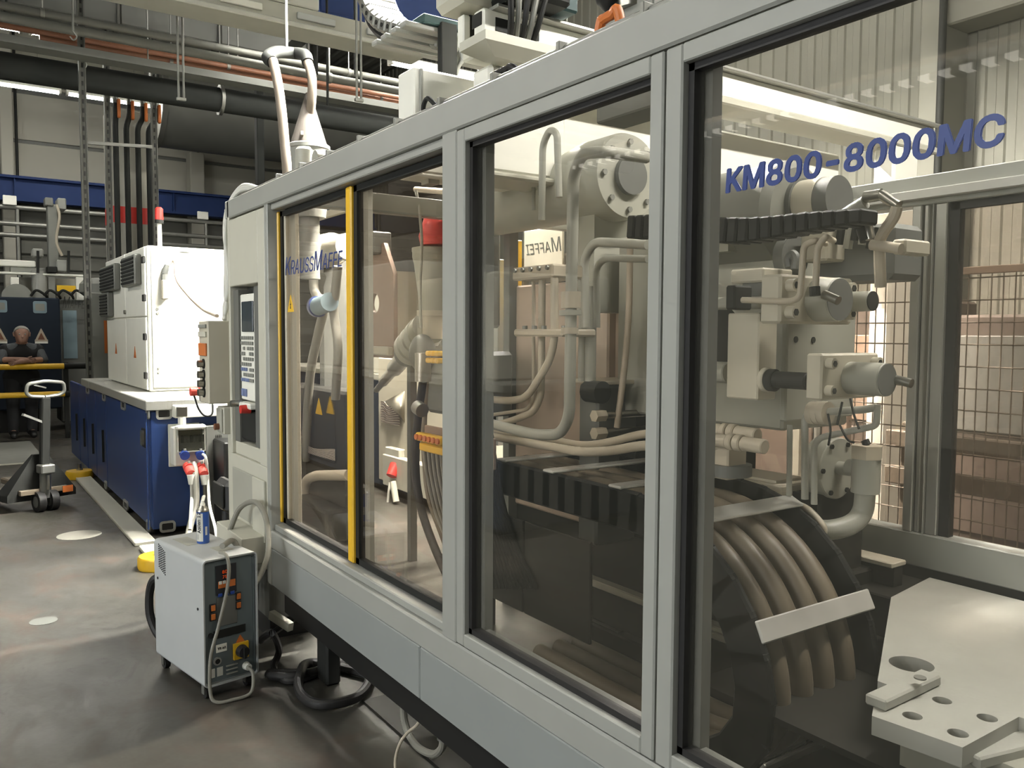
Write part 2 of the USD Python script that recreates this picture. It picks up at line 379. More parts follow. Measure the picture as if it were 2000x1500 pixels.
# back-wall columns seen through the right pane
p, q = Y(1795, 100, YB - .5), Y(1843, 100, YB - .5)
one('wall_column', 'beige wall column behind the back enclosure, seen through the right pane', 'column', bx(p[0], q[0], YB - .5, YB, 0, ZC, .02), 'back_sheet')
p, q = Y(1832, 200, YB - .55), Y(1846, 200, YB - .55)
one('drain_pipe', 'dark downpipe on the beige wall column behind the machine', 'pipe', cyl(V((p[0] + q[0]) / 2, YB - .58, 0), V((p[0] + q[0]) / 2, YB - .58, 6.2), (q[0] - p[0]) / 2), 'dark')
z = Y(1850, 60, YB - .3)[2]
one('wall_beam', 'beige horizontal beam high on the wall behind the machine', 'beam', bx(p[0] - .2, XR, YB - .45, YB - .02, z, z + .45, .02), 'back_sheet')

# ------------------------------------------------------------------ lamps: long strips of fluorescent fittings
def fixture(x, y, z, L=1.5, w=.16, m='lamp'):
    t = T('strip_light', 'white fluorescent strip light under the roof', 'lamp', 'fluorescent strip lights under the roof')
    t.p('housing', bx(-w * .5, w * .5, -L / 2, L / 2, .03, .1, .012), 'white')
    if m == 'lamp':
        for s in (-1, 1): t.p('reflector', hull([V(s * w * .5, -L / 2, .04), V(s * w * .5, L / 2, .04), V(s * w * .55, -L / 2, .04), V(s * w * .55, L / 2, .04), V(s * w * .78, -L / 2, -.085), V(s * w * .78, L / 2, -.085), V(s * w * .83, -L / 2, -.085), V(s * w * .83, L / 2, -.085)]), 'frame')
    for s in (-1, 1):
        t.p('tube', cyl(V(s * w * .26, -L / 2 + .03, .012), V(s * w * .26, L / 2 - .03, .012), .018, n=8), m)
        t.p('end_cap', bx(-w * .5, w * .5, s * L / 2 - .02, s * L / 2 + .02, -.012, .1, .006), 'white')
    return t
FIXES = {}
def lamp(x, y, z, rz=0., label=None, group=None, m='lamp'):
    if m not in FIXES:
        f = FIXES[m] = fixture(0, 0, 0, m=m); f.label, f.group = label, group; f.done()
        UsdGeom.Xformable(f.prim).GetOrderedXformOps()[0].Set(Gf.Vec3d(x, y, z))
        if rz: UsdGeom.Xformable(f.prim).AddRotateZOp().Set(float(rz))
        return
    FIXES[m].copy((x, y, z), rz, label, group)
ORD = ['first', 'second', 'third', 'fourth', 'fifth', 'sixth', 'seventh', 'eighth']
def rail(x0, y0, x1, y1, z, lab):
    t = T('lamp_rail', lab, 'lamp rail'); t.p('rail', bar((x0, y0, z + .12), (x1, y1, z + .12), .05, .04), 'zinc'); n = 4
    for k in range(n):
        q = (k + .5) / n; x, y = x0 + (x1 - x0) * q, y0 + (y1 - y0) * q; t.p('hanger_rod', cyl((x, y, z + .13), (x, y, ZC + .05), .006, n=6), 'zinc')
    t.done()
for x, z, y0, n, lab in ((-5.4, 4.8, 3.0, 2, 'the row above the nozzle end of the machine'), (-.6, 4.7, 3.2, 2, 'the row above the right end of the machine'), (-9.6, X(730, 90, -9.6)[2], X(640, 76, -9.6)[1] - .2, 3, 'the row under the grey girder'), (-10.6, X(840, 142, -10.6)[2], X(757, 122, -10.6)[1] + .8, 2, 'the row beside the white roof cabinet'), (-17.5, X(100, 182, -17.5)[2], X(24, 174, -17.5)[1], 2, 'the far row before the end wall'), (-13.5, X(130, 79, -13.5)[2], X(65, 66, -13.5)[1] - .9, 2, 'the row above the ceiling pipes')):
    rail(x, y0 - .8, x, y0 + (n - 1) * 1.62 + .8, z, 'thin metal lamp rail of ' + lab)
    for k in range(n): lamp(x, y0 + k * 1.62, z, 0, '%s strip light from the left in %s' % (ORD[k], lab), 'strip lights in ' + lab, 'lamp_right' if x == -.6 else 'lamp' if z == 4.8 else 'lamp_far')
rail(-11.8, 6.5, -3., 6.5, 7.2, 'thin metal lamp rail along the back wall')
for k in range(5): lamp(-11. + k * 1.8, 6.5, 7.2, 90, '%s strip light from the left in the row along the back wall' % ORD[k], 'strip lights along the back wall', 'lamp_back')
rail(-11., -2.2, -.6, -2.2, 4.6, 'thin metal lamp rail over the aisle, mirrored in the right pane')
for k in range(6): lamp(-10.2 + k * 1.8, -2.2, 4.6, 90, '%s strip light from the left over the aisle, mirrored in the right pane' % ORD[k], 'strip lights over the aisle', 'lamp_aisle')
# ================================================================== THE ENCLOSURE of the injection unit
Y0, ZB, ZP, ZS, ZH, ZT = 1.30, .35, .535, .625, 2.215, 2.314      # front face; panel foot, seam, sill, header, top
YR = 3.35                                                      # back face
XE = .75                                                       # right end, outside the picture
t = T('machine_enclosure', 'long grey framed safety enclosure with clear panes around the injection unit', 'machine enclosure')
t.p('top_rail', bx(-4.70, XE, Y0, Y0 + .14, ZH, ZT, .006), 'frame')
t.p('cable_ledge', bx(-4.6, XE, Y0 + .03, Y0 + .16, ZT, ZT + .022, .004), 'zinc', 'dull metal ledge on the top rail')
for i in range(14): t.p('ledge_clip', bx(-3.9 + i * .31, -3.885 + i * .31, Y0 + .015, Y0 + .05, ZT - .002, ZT + .03, .002), 'zinc')
t.p('bottom_rail', bx(-4.06, XE, Y0, Y0 + .14, ZP + .002, ZS, .006), 'frame')
for a, b in ((-4.06, -2.454), (-2.449, XE)):
    t.p('lower_panel', bx(a, b, Y0 + .004, Y0 + .05, ZB, ZP, .004), 'frame_panel')
t.p('post', bx(-4.03, -3.985, Y0, Y0 + .14, ZB, ZH, .004), 'frame'); t.p('post', bx(-2.29, -2.204, Y0, Y0 + .1, ZS, ZH, .004), 'frame')
t.p('post', bx(-3.985, -3.93, Y0 + .07, Y0 + .14, ZS, ZH, .004), 'machine_beige')
t.p('post', bx(.45, .6, Y0, Y0 + .1, ZS, ZH, .004), 'frame')
t.p('sill', bx(-3.985, -2.29, Y0 + .02, Y0 + .14, ZS, ZS + .03, .004), 'frame'); t.p('header', bx(-3.985, -2.29, Y0 + .02, Y0 + .14, ZH - .03, ZH, .004), 'frame')
t.p('seal_strip', bx(-3.985, -2.29, Y0 + .1, Y0 + .12, ZS + .03, ZS + .045), 'rubber')
def door(x0, x1, g0, g1, w=.05, zb=ZS + .005, zt=ZH - .005):
    d = t.p('door_stile', bx(x0, g0, Y0, Y0 + .045, zb, zt, .004), 'frame'); t.p('door_stile', bx(g1, x1, Y0, Y0 + .045, zb, zt, .004), 'frame')
    t.p('door_rail', bx(g0, g1, Y0, Y0 + .045, zb, .67, .003), 'frame', of=d); t.p('door_rail', bx(g0, g1, Y0, Y0 + .045, 2.17, zt, .003), 'frame', of=d)
    s = .016; a, b, c, e = g0, g1, .67, 2.17
    t.p('gasket', cat(bx(a, a + s, Y0 + .02, Y0 + .05, c, e), bx(b - s, b, Y0 + .02, Y0 + .05, c, e), bx(a, b, Y0 + .02, Y0 + .05, c, c + s), bx(a, b, Y0 + .02, Y0 + .05, e - s, e)), 'rubber', of=d)
    t.p('inner_frame', cat(bx(a, a + .035, Y0 + .055, Y0 + .085, c, e), bx(b - .035, b, Y0 + .055, Y0 + .085, c, e), bx(a, b, Y0 + .055, Y0 + .075, c, c + .012), bx(a, b, Y0 + .055, Y0 + .065, e - .004, e)), 'mid_grey', of=d)
    t.p('pane', bx(a + .004, b - .004, Y0 + .036, Y0 + .042, c + .004, e - .004), 'glass', 'clear pane', of=d)
    return d
door(-2.200, -1.325, -2.155, -1.367); door4 = door(-1.319, .44, -1.269, .40)
cap = .045
o, w = Y(1419, 376, Y0 + .0355), Y(1966, 281, Y0 + .0355)
t.p('lettering', txt('', 0, V(o[0], Y0 + .0355, o[2]), FRONT, True, .06, w[0] - o[0] - .005, caps=[('KM800-8000MC', cap)], fat=.0016), 'lettering_blue', 'blue model lettering', of=door4)
# end frames and roof bars that carry the back side
for x in (-4.0, XE - .06): t.p('cross_rail', bx(x, x + .06, Y0 + .14, YR - .1, ZH, ZT, .004), 'frame')
t.done()
# the sliding door with yellow edges
YD = Y0 + .06
t = T('sliding_door', 'clear sliding door with two yellow edge strips at the nozzle end', 'door')
a0, a1, b0, b1 = Y(540, 750, YD)[0], Y(550, 750, YD)[0], Y(682, 750, YD)[0], Y(692, 750, YD)[0]
zd0, zd1 = ZS + .035, ZH - .035
for a, b in ((a0, a1), (b0, b1)): t.p('edge_strip', bx(a, b, YD - .012, YD + .03, zd0, zd1, .006), 'yellow', 'yellow safety edge')
for a, b in ((a1, b0), (b1, -2.3)):
    d = t.p('door_leaf', cat(bx(a, a + .03, YD + .002, YD + .03, zd0, zd1), bx(b - .02, b, YD + .002, YD + .03, zd0, zd1), bx(a, b, YD + .002, YD + .03, zd0, zd0 + .025), bx(a, b, YD + .002, YD + .03, zd1 - .025, zd1)), 'dark')
    t.p('inner_bar', bx(a + .03, a + .075, YD + .03, YD + .05, zd0, zd1), 'pipe_grey', of=d)
    t.p('pane', bx(a + .025, b - .015, YD + .012, YD + .018, zd0 + .02, zd1 - .02), 'glass_warm', 'clear pane', of=d)
o = Y(557, 545, YD + .0105); w = Y(666, 530, YD)[0] - o[0]
t.p('lettering', txt('', 0, V(o[0], YD + .0115, 1.872), FRONT, False, .22, w * .97, caps=[('K', .085), ('RAUSS', .066), ('M', .085), ('AFFE', .066)]), 'lettering_blue', 'blue slanted lettering')
o = Y(568, 608, YD + .0115)
s = t.p('warning_sticker', slab(tri(.075, .075), .001, V(o[0], YD + .0115, o[2]), FRONT), 'yellow', 'yellow warning triangle')
t.p('warning_bolt', slab(Polygon([(-.006, .012), (.004, .012), (.0, .03), (.008, .03), (-.002, .055), (.001, .036), (-.007, .036)]), .0008, V(o[0], YD + .0105, o[2]), FRONT), 'ink', of=s)
t.done()

# ------------------------------------------------------------------ back side of the enclosure
t = T('back_enclosure', 'grey framed back side of the enclosure with brownish panes and a yellow door edge', 'machine enclosure')
def YBk(u, v): return Y(u, v, YR)
zs, zh = .78, 2.13
t.p('bottom_rail', bx(-4.0, XE, YR - .04, YR + .06, zs - .14, zs, .005), 'frame'); t.p('base_panel', bx(-2.3, XE, YR, YR + .03, .1, zs - .14), 'bed_dark')
t.p('top_rail', bx(-4.0, XE, YR - .04, YR + .06, zh, zh + .12, .005), 'frame'); t.p('top_track', bx(-4.0, XE, YR - .07, YR - .04, zh + .02, zh + .06, .004), 'alu')
xs = [YBk(u, 700)[0] for u in (1796, 1812, 1818, 1828, 1850)]
for i, (a, b) in enumerate(((xs[0] - .03, xs[0] + .01), (xs[0] + .015, xs[1]), (xs[1] + .02, xs[2] + .012), (xs[3] - .008, xs[4] - .006))): t.p('profile_post', bx(a, b, YR - .04 + .012 * (i % 2), YR + .05, zs, zh, .004), 'alu')
t.p('seal_strip', bx(xs[4] - .006, xs[4] + .035, YR - .01, YR + .03, zs, zh), 'rubber'); t.p('seal_strip', bx(xs[4], XE - .1, YR - .01, YR + .02, zh - .03, zh), 'rubber')
t.p('post', bx(XE - .1, XE, YR - .04, YR + .06, 0, zh, .004), 'frame')
d0 = YBk(1012, 540)[0]
t.p('post', bx(-4.0, -3.94, YR - .04, YR + .06, 0, zh, .004), 'frame'); p0 = YBk(975, 540)[0]
t.p('post', bx(p0 - .09, p0 + .05, YR - .04, YR + .04, zs, zh, .004), 'frame')
t.p('door_edge', bx(d0 - .035, d0 + .035, YR - .05, YR + .01, YBk(1012, 612)[2], YBk(1012, 470)[2], .006), 'yellow', 'yellow safety edge')
t.p('door_edge', bx(d0 - .03, d0 + .03, YR - .05, YR + .01, zs, YBk(1012, 900)[2], .006), 'orange', 'orange lower edge')
for a, b in ((xs[4] + .03, XE - .1), (-2.9, xs[0] - .03)): t.p('pane', bx(a, b, YR + .005, YR + .011, zs + .01, zh - .01), 'glass_brown', 'brownish clear pane')
t.p('door_pane', bx(d0 + .035, -2.95, YR + .005, YR + .011, zs + .01, zh - .01), 'glass_brown', 'brownish clear pane')
p, q = YBk(1030, 535), YBk(1106, 440)
pn = t.p('door_panel', bx(p[0], q[0], YR - .03, YR - .015, p[2], q[2], .003), 'machine_beige', 'beige sheet with lettering seen from behind')
m = txt('', 0, V(0, 0, 0), (V(1, 0, 0), V(0, 1, 0), V(0, 0, 1)), False, .2, None, caps=[('M', .095), ('AFFEI', .072)]); m.vertices[:, 0] *= -1; m.invert()
m.apply_scale([(q[0] - p[0]) * .93 / (m.bounds[1][0] - m.bounds[0][0]), 1, 1]); b = m.bounds[0]
t.p('lettering', place(m, V(p[0] + .02 - b[0], YR - .03, YBk(1068, 495)[2]), *FRONT), 'lettering_dark', 'lettering seen mirrored from behind', of=pn)
t.done()
# ================================================================== CLAMPING UNIT: blue base, walkway, white tower, sockets
def rim(t, c, ax, w, h, r=.018, m='alu', of=None, deep=.02):
    """rounded recessed grip hole with a raised bright rim on a face"""
    o = rrect(w, h, min(w, h) * .3); i = o.buffer(-r)
    k = t.p('grip_rim', slab(o.difference(i), .012, c, ax), m, of=of); t.p('grip_recess', slab(i, .003, c, ax), 'black', of=k)
XB0, XB1, YB0, YB1 = -10.35, -6.87, 1.30, 2.60
t = T('clamping_unit', 'dark blue steel base cabinet of the clamping unit with rimmed grip holes', 'machine base')
t.p('carcass', bx(XB0 + .02, XB1 - .02, YB0 + .03, YB1, .05, .985), 'navy')
us = [139, 156, 171, 188, 208, 291]
xsb = [Y(u, 850, YB0)[0] for u in us]
for i, (a, b) in enumerate(zip(xsb[:-1], xsb[1:])):
    d = t.p('door_panel', bx(a + .008, b - .008, YB0, YB0 + .03, .06, .975, .008), 'blue')
    if i < 4:
        hh = t.p('pull_handle', bar((b - .09, YB0 - .02, .3), (b - .09, YB0 - .02, .62), .02, .02, (0, 1, 0)), 'dark', of=d)
for u, v, w, h in ((242, 791, .2, .085), (290, 806, .1, .1), (204, 775, .16, .08), (172, 762, .2, .08), (247, 986, .2, .085), (291, 1027, .1, .1), (208, 947, .12, .08)):
    c = Y(u, v, YB0 - .001); rim(t, c, FRONT, w, h)
c = Y(282, 855, YB0)
k = t.p('latch_plate', slab(rrect(.17, .15, .02), .006, V(c[0], YB0, c[2]), FRONT), 'dark'); t.p('latch_handle', slab(rrect(.07, .12, .02), .02, V(c[0], YB0 - .006, c[2]), FRONT), 'steel', of=k)
e = t.p('end_panel', bx(XB1 - .02, XB1 + .01, YB0 + .005, YB1, .05, .98, .008), 'blue')
for u, v, w, h in ((320, 808, .12, .09), (327, 1028, .12, .09)): rim(t, X(u, v, XB1 + .011), END, w, h, of=e)
p = X(337, 800, XB1 + .01); t.p('edge_moulding', bx(XB1 + .005, XB1 + .016, p[1] - .2, p[1] - .19, .06, .97), 'blue')
t.p('plinth', bx(XB0 + .1, XB1 - .1, YB0 + .12, YB1 - .1, 0, .05), 'black')
t.done()
one('base_strip', 'pale grey metal strip on the floor along the foot of the blue base', 'floor strip', bx(-10.2, -6.6, YB0 - .17, YB0 - .02, 0, .03, .005), 'cream')
one('base_strip', 'short pale grey metal strip behind the temperature control unit', 'floor strip', bx(-6.5, -5.5, YB0 - .16, YB0 - .02, 0, .03, .005), 'cream')
LOOKS['tread'] = usdkit.material(stage, '/World/Looks/tread', {
    'tc': ('texture_coordinate', {}), 'mp': ('mapping', {'scale': (28., 28., 28.), 'rotation': (0, 0, .785)}), 'w': ('brick_texture', {'scale': 1., 'mortar_size': .18, 'brick_width': 1.2, 'row_height': .5, 'color1': (1, 1, 1), 'color2': (1, 1, 1)}),
    'b': ('bump', {'strength': .6, 'distance': .004}), 'p': ('principled_bsdf', {'base_color': lin((176, 176, 168)), 'metallic': .5, 'roughness': .42})},
    [('tc.object', 'mp.vector'), ('mp.vector', 'w.vector'), ('w.fac', 'b.height'), ('b.normal', 'p.normal')], surface='p.BSDF')
t = T('walkway', 'grey tread plate walkway on top of the blue base', 'walkway')
xm = Y(173, 740, YB0 - .03)[0]
for a, b in ((XB0 - .1, xm - .01), (xm + .01, XB1 + .04)): t.p('tread_plate', bx(a, b, YB0 - .03, YB1, .987, 1.065, .006), 'tread')
t.done()
# yellow machine feet
t = T('levelling_foot', 'round yellow levelling foot at the near end of the blue base', 'machine foot', 'yellow machine feet')
c = Z(285, 1116, 0) + V(-.06, .1, 0)
t.p('pad', lathe([(.135, 0), (.14, .012), (.14, .07), (.13, .085), (.0, .09)], c, V(0, 0, 1), 28), 'yellow'); t.p('spindle', cyl(c + V(0, 0, .085), c + V(0, 0, .16), .02), 'steel'); t.p('nut', cyl(c + V(0, 0, .088), c + V(0, 0, .105), .035, n=6), 'steel')
t.done(); c2 = Z(145, 936, 0)
t.copy((c2[0] - .05, c2[1] + .06, 0), label='round yellow levelling foot at the far end of the blue base')
# white tower
YT = 1.47; xt0, xt1 = -9.9, -7.82; zt = Y(285, 477, YT)[2]; yt1 = 2.55
t = T('white_cabinet', 'tall white control cabinet standing on the walkway, brightly lit end', 'cabinet')
xl = Y(206, 500, YT)[0]
t.p('body', bx(xt0, xt1, YT + .02, yt1, 1.066, zt, .012), 'white')
xm = Y(245, 600, YT)[0]; zm = Y(245, 622, YT)[2]
for a, b, za, zb in ((xt0, xm - .012, 1.08, zm), (xm + .012, xt1 - .02, 1.08, zm), (xt0, xm - .012, zm + .01, zt - .01), (xm + .012, xt1 - .02, zm + .01, zt - .01)):
    d = t.p('door', bx(a, b, YT, YT + .02, za, zb, .006), 'white')
for u0, u1, v0, v1 in ((206, 236, 521, 566), (249, 277, 502, 556), (206, 223, 570, 618)):
    p, q = Y(u0, v0 + 4, YT), Y(u1, v1, YT); g = t.p('vent_hood', bx(max(p[0], xt0 - .3), q[0], YT - .06, YT, q[2], p[2], .01), 'mid_grey')
    for k in range(7): z = q[2] + (p[2] - q[2]) * (k + 1) / 8; t.p('vent_slat', bx(max(p[0], xt0 - .3) + .03, q[0] - .03, YT - .068, YT - .058, z - .012, z + .006), 'dark', of=g)
for v in (505, 581, 658, 734): z = Y(287, v, YT)[2]; t.p('hinge', bx(xt1 - .09, xt1 - .015, YT - .012, YT + .01, z - .03, z + .03, .004), 'black')
e = t.p('end_plate', bx(xt1, xt1 + .012, YT + .05, yt1 - .02, 1.1, zt - .03, .004), 'white')
for u, v in ((307, 604), (308, 612), (310, 719), (310, 727)): c = X(u, v, xt1 + .012); t.p('bolt', cyl(c, c + V(.008, 0, 0), .012, n=6), 'zinc', of=e)
p, q = X(351, 490, xt1 + .012), X(370, 493, xt1 + .012); t.p('vent_slot', bx(xt1 + .012, xt1 + .02, p[1], q[1], q[2], p[2]), 'grey', of=e)
for u, v in ((227, 690), (264, 698)):
    c = Y(u, v, YT); t.p('warning_sticker', slab(tri(.1, .1), .002, V(c[0], YT, c[2]), FRONT), 'orange')
c = Y(244, 622, YT); t.p('door_lock', cyl((c[0] + .06, YT - .02, c[2] + .06), (c[0] + .06, YT, c[2] + .06), .02), 'zinc')
t.done()
t = T('junction_box', 'small beige junction box on the white cabinet end', 'junction box')
p, q = X(313, 547, xt1 + .012), X(327, 585, xt1 + .012)
t.p('box', bx(xt1 + .013, xt1 + .09, p[1], q[1], q[2], p[2], .008), 'machine_beige'); c = V(xt1 + .05, (p[1] + q[1]) / 2, p[2]); t.p('cable_gland', cyl(c, c + V(0, 0, .05), .03, n=8), 'grey'); t.p('plug', cyl(c + V(0, 0, .05), c + V(0, .02, .13), .028, .02), 'mid_grey')
t.done(); c = c + V(0, .02, .13)
one('cable', 'thin beige cable curving from the junction box to the operator column', 'cable', hose([c, c + V(.02, .06, .03), X(345, 545, -7.4), X(366, 575, -7.), X(395, 603, -6.2), X(424, 617, -5.2)], .012), 'hose_tan')
t = T('signal_lamp', 'red signal lamp on a white pole above the white cabinet', 'signal lamp')
x = xt1 - .2; p = X(312, 478, x)
zq = X(312, 430, x)[2]
t.p('pole', cyl((x, p[1], zt - .001), (x, p[1], zq), .02), 'white'); t.p('lamp_dome', lathe([(.034, 0), (.036, .015), (.034, .1), (.02, .115), (0, .118)], (x, p[1], zq), V(0, 0, 1)), 'red', 'red lamp dome'); t.p('collar', cyl((x, p[1], zq - .03), (x, p[1], zq + .002), .038), 'dark')
t.done()
# supports below the walkway end: white rail, socket outlet box, mesh guard
t = T('white_rail', 'bright white rail under the walkway edge at the blue base end', 'rail')
p, q = X(340, 792, XB1 + .1), X(432, 812, XB1 + .1)
t.p('rail', bx(XB1 + .012, XB1 + .12, p[1], q[1] + .15, q[2], p[2], .006), 'white'); t.p('slider', bx(XB1 + .12, XB1 + .135, p[1] + .01, p[1] + .09, q[2] + .01, p[2] - .01, .004), 'steel')
t.done()
XS = -6.70
t = T('socket_box', 'white power socket box with clear breaker lid, blue and red outlets', 'socket box')
p, q = X(339, 832, XS), X(400, 912, XS); ya, yb, za, zb = p[1], q[1], q[2], p[2]
t.p('back_plate', bx(XB1 + .012, XB1 + .03, ya - .01, yb, za - .0, zb, .004), 'white'); t.p('housing', bx(XB1 + .03, XS, ya, yb, za + .02, zb - .01, .012), 'white')
zl = X(370, 880, XS)[2]
h = t.p('hood', bx(XS - .02, XS + .05, ya + .01, yb + .005, zb - .03, zb + .005, .012), 'white')
for k in range(8): y = ya + .05 + k * .022; t.p('breaker', bx(XS, XS + .02, y, y + .018, (zl + zb) / 2 - .035, (zl + zb) / 2 + .02, .002), 'grey' if k % 3 else 'dark')
t.p('lid', bx(XS + .024, XS + .03, ya + .025, yb - .004, zl, zb - .035, .002), 'clear_lid', 'clear smoky lid')
t.p('lid_frame', cat(bx(XS, XS + .032, ya + .02, ya + .026, zl, zb - .03), bx(XS, XS + .032, yb - .006, yb, zl, zb - .03), bx(XS, XS + .032, ya + .02, yb, zl - .006, zl)), 'machine_grey')
c = X(356, 826, XS - .05); t.p('cable_gland', cyl((XS - .06, c[1], zb - .005), (XS - .06, c[1], zb + .06), .03, n=10), 'white')
def outlet(u, v, m, nm, r=.032):
    c = X(u, v, XS); o = t.p(nm, cyl(c, c + V(.05, 0, -.012), r), m); t.p('outlet_lid', cyl(c + V(.05, 0, -.012), c + V(.058, 0, -.014), r * 1.12, n=20), m, of=o); t.p('outlet_hinge', bx(c[0] + .04, c[0] + .062, c[1] - .008, c[1] + .008, c[2] + r * .8, c[2] + r * 1.25), 'grey', of=o); return c
outlet(358, 885, 'socket_blue', 'blue_outlet'); outlet(389, 885, 'socket_blue', 'blue_outlet')
r1, r2 = outlet(366, 910, 'socket_red', 'red_outlet', .036), outlet(391, 911, 'socket_red', 'red_outlet', .036)
t.done()
for c, m, lab, bot in ((r1, 'cable_white', 'left', (371, 1034)), (r2, 'hose_grey', 'right', (392, 1000))):
    t = T('power_plug', 'red round power plug in the %s red outlet' % lab, 'plug', 'red power plugs'); a = c + V(.062, 0, -.016)
    t.p('plug_body', cyl(a, a + V(.05, 0, -.03), .04, .034), 'socket_red'); t.p('plug_sleeve', cyl(a + V(.052, 0, -.035), a + V(.06, 0, -.11), .032, .022), 'white')
    b = X(*bot, -6.35); t.p('plug_cable', hose([a + V(.06, 0, -.11), a + V(.065, 0, -.2), (a + b) / 2 + V(.05, 0, -.05), b], .013 if lab == 'left' else .014), m); t.done()
a = X(378, 905, XS + .03)
one('cable', 'thick grey cable hanging between the two red power plugs', 'cable', hose([a, X(382, 930, XS + .12), X(383, 985, XS + .2), X(372, 1025, XS + .3), X(365, 1060, XS + .4)], .024), 'hose_grey')
one('cable', 'thin white cable looping from the right blue outlet to the floor', 'cable', hose([X(395, 886, XS + .05), X(402, 895, XS + .1), X(406, 930, XS + .1), X(409, 985, XS + .3), X(420, 1030, XS + .5), X(424, 1060, XS + .6)], .011), 'cable_white')
one('cable', 'thin white cable from the yellow-capped valve block down behind the spray can', 'cable', hose([X(355, 825, XS - .1), X(356, 810, XS - .1), X(352, 800, XS - .1), X(350, 796, XS - .14)], .01), 'dark')
t = T('mesh_guard', 'dark perforated metal guard beside the socket box', 'guard')
xg = -6.76; p, q = X(402, 832, xg), X(442, 1000, xg)
t.p('guard_sheet', bx(xg - .09, xg, p[1], q[1] + .2, q[2] - .2, p[2], .006), 'mid_grey')
p, q = X(418, 848, xg), X(434, 998, xg); hs = []
ny, nz = 4, 16
for i in range(ny):
    for j in range(nz):
        w, h = (q[1] - p[1]) / ny, (p[2] - q[2]) / nz; y, z = p[1] + w * (i + .5 + .5 * (j % 2)), q[2] + h * (j + .5)
        hs.append(slab(Polygon([(-w * .36, 0), (0, -h * .42), (w * .36, 0), (0, h * .42)]), .002, V(xg, y, z), END))
t.p('mesh_holes', cat(hs), 'black', kind='stuff'); t.done()
one('guard_block', 'dark machine frame block under the walkway behind the socket cables', 'machine frame', bx(-6.86, -6.45, 1.75, 2.4, 0, .75, .01), 'black')

# ------------------------------------------------------------------ operator column with the control panel
xc0, xc1 = -4.66, -4.03
t = T('operator_console', 'cream operator column with a recessed control panel, screen and keypad', 'control console')
rx0, rx1, rz0, rz1 = -4.63, -4.14, 1.0, 1.845
t.p('column_side', bx(xc0, rx0, Y0, Y0 + .12, .93, ZT - .004, .004), 'cream'); t.p('column_side', bx(rx1, xc1 - .002, Y0, Y0 + .12, .93, ZT - .11, .004), 'cream')
t.p('column_head', bx(rx0, rx1, Y0, Y0 + .12, rz1, ZT - .11, .004), 'cream')
t.p('column_rear', bx(-4.84, xc0, Y0 + .035, Y0 + .18, .35, ZT - .02, .006), 'cream')
t.p('column_base', bx(xc0, xc1 - .002, Y0 + .002, Y0 + .12, .56, .93, .004), 'cream'); t.p('column_back', bx(rx0, rx1, Y0 + .1, Y0 + .12, .93, rz1), 'mid_grey')
t.p('base_panel', bx(xc0 + .05, -4.25, Y0 - .006, Y0 + .002, .6, .86, .003), 'machine_grey'); t.p('base_panel', bx(-4.24, xc1 - .02, Y0 - .012, Y0 + .002, .55, .86, .003), 'cream')
f = t.p('panel_frame', cat(bx(rx0, rx0 + .09, Y0 + .02, Y0 + .1, rz0, rz1 - .02), bx(rx1 - .16, rx1, Y0 + .03, Y0 + .1, rz0, rz1 - .01)), 'mid_grey')
kx0, kx1 = rx0 + .09, rx1 - .16
kb = t.p('keypad', bx(kx0, kx1, Y0 + .03, Y0 + .1, 1.235, 1.80, .006), 'white', 'pale keypad plate')
t.p('screen', bx(kx0 + .045, kx1 - .005, Y0 + .022, Y0 + .03, 1.60, 1.76, .003), 'screen', of=kb)
rng = random.Random(4)
for r in range(9):
    for c in range(6):
        if rng.random() < .85: t.p('key', bx(kx0 + .02 + c * .036, kx0 + .044 + c * .036, Y0 + .022, Y0 + .03, 1.335 + r * .028, 1.353 + r * .028, .002), 'key_blue' if r in (0, 2) and c < 4 else 'grey', of=kb)
for c in range(2): t.p('key', bx(kx0 + .02 + c * .05, kx0 + .055 + c * .05, Y0 + .022, Y0 + .03, 1.255, 1.295, .002), 'key_blue', of=kb)
sh = t.p('shelf', bx(kx0 + .01, kx1, Y0 + .0, Y0 + .1, 1.195, 1.225, .006), 'white')
t.p('stop_button', cyl((kx1 - .06, Y0 - .03, 1.195), (kx1 - .06, Y0 + .02, 1.195), .022, .024), 'red', 'red stop button', of=sh); t.p('key_switch', cyl((kx0 + .04, Y0 - .04, 1.215), (kx0 + .04, Y0 + .02, 1.215), .018), 'steel', of=sh)
t.p('flap', bx(kx0 - .02, kx1, Y0 + .03, Y0 + .1, rz0 + .02, 1.18, .006), 'dark', 'dark hinged flap'); t.p('recess_floor', bx(rx0, rx1, Y0 + .02, Y0 + .1, .93, rz0, .004), 'cream')
c = t.p('cable_box', bx(-4.52, -4.06, Y0 - .12, Y0 + .002, .45, .585, .004), 'cream')
t.done()
t = T('side_box', 'beige control box beside the operator column with orange label and switches', 'control box')
t.p('box', bx(-4.90, -4.71, 1.2, 1.345, 1.2, 1.66, .006), 'machine_beige')
for k, (z, m, h) in enumerate(((1.63, 'grey', .02), (1.50, 'orange', .07), (1.585, 'cream', .03))): t.p('label_plate', bx(-4.88, -4.73, 1.19, 1.2, z - h / 2, z + h / 2, .002), m)
for k, z in enumerate((1.42, 1.36, 1.31, 1.26)): s = t.p('switch', cyl((-4.80, 1.165, z), (-4.80, 1.2, z), .02), 'steel'); t.p('switch_ring', cyl((-4.80, 1.194, z), (-4.80, 1.2, z), .028), 'dark', of=s)
t.done()
t = T('limit_switch', 'small grey limit switch with a red cap on the walkway edge', 'limit switch')
c = X(398, 768, -4.96); t.p('body', bx(c[0] - .05, c[0], c[1] - .015, c[1] + .06, c[2] - .05, c[2] + .06, .006), 'grey'); t.p('cap', cyl(c + V(-.02, -.07, .01), c + V(-.02, -.015, .01), .024), 'socket_red', 'red cap')
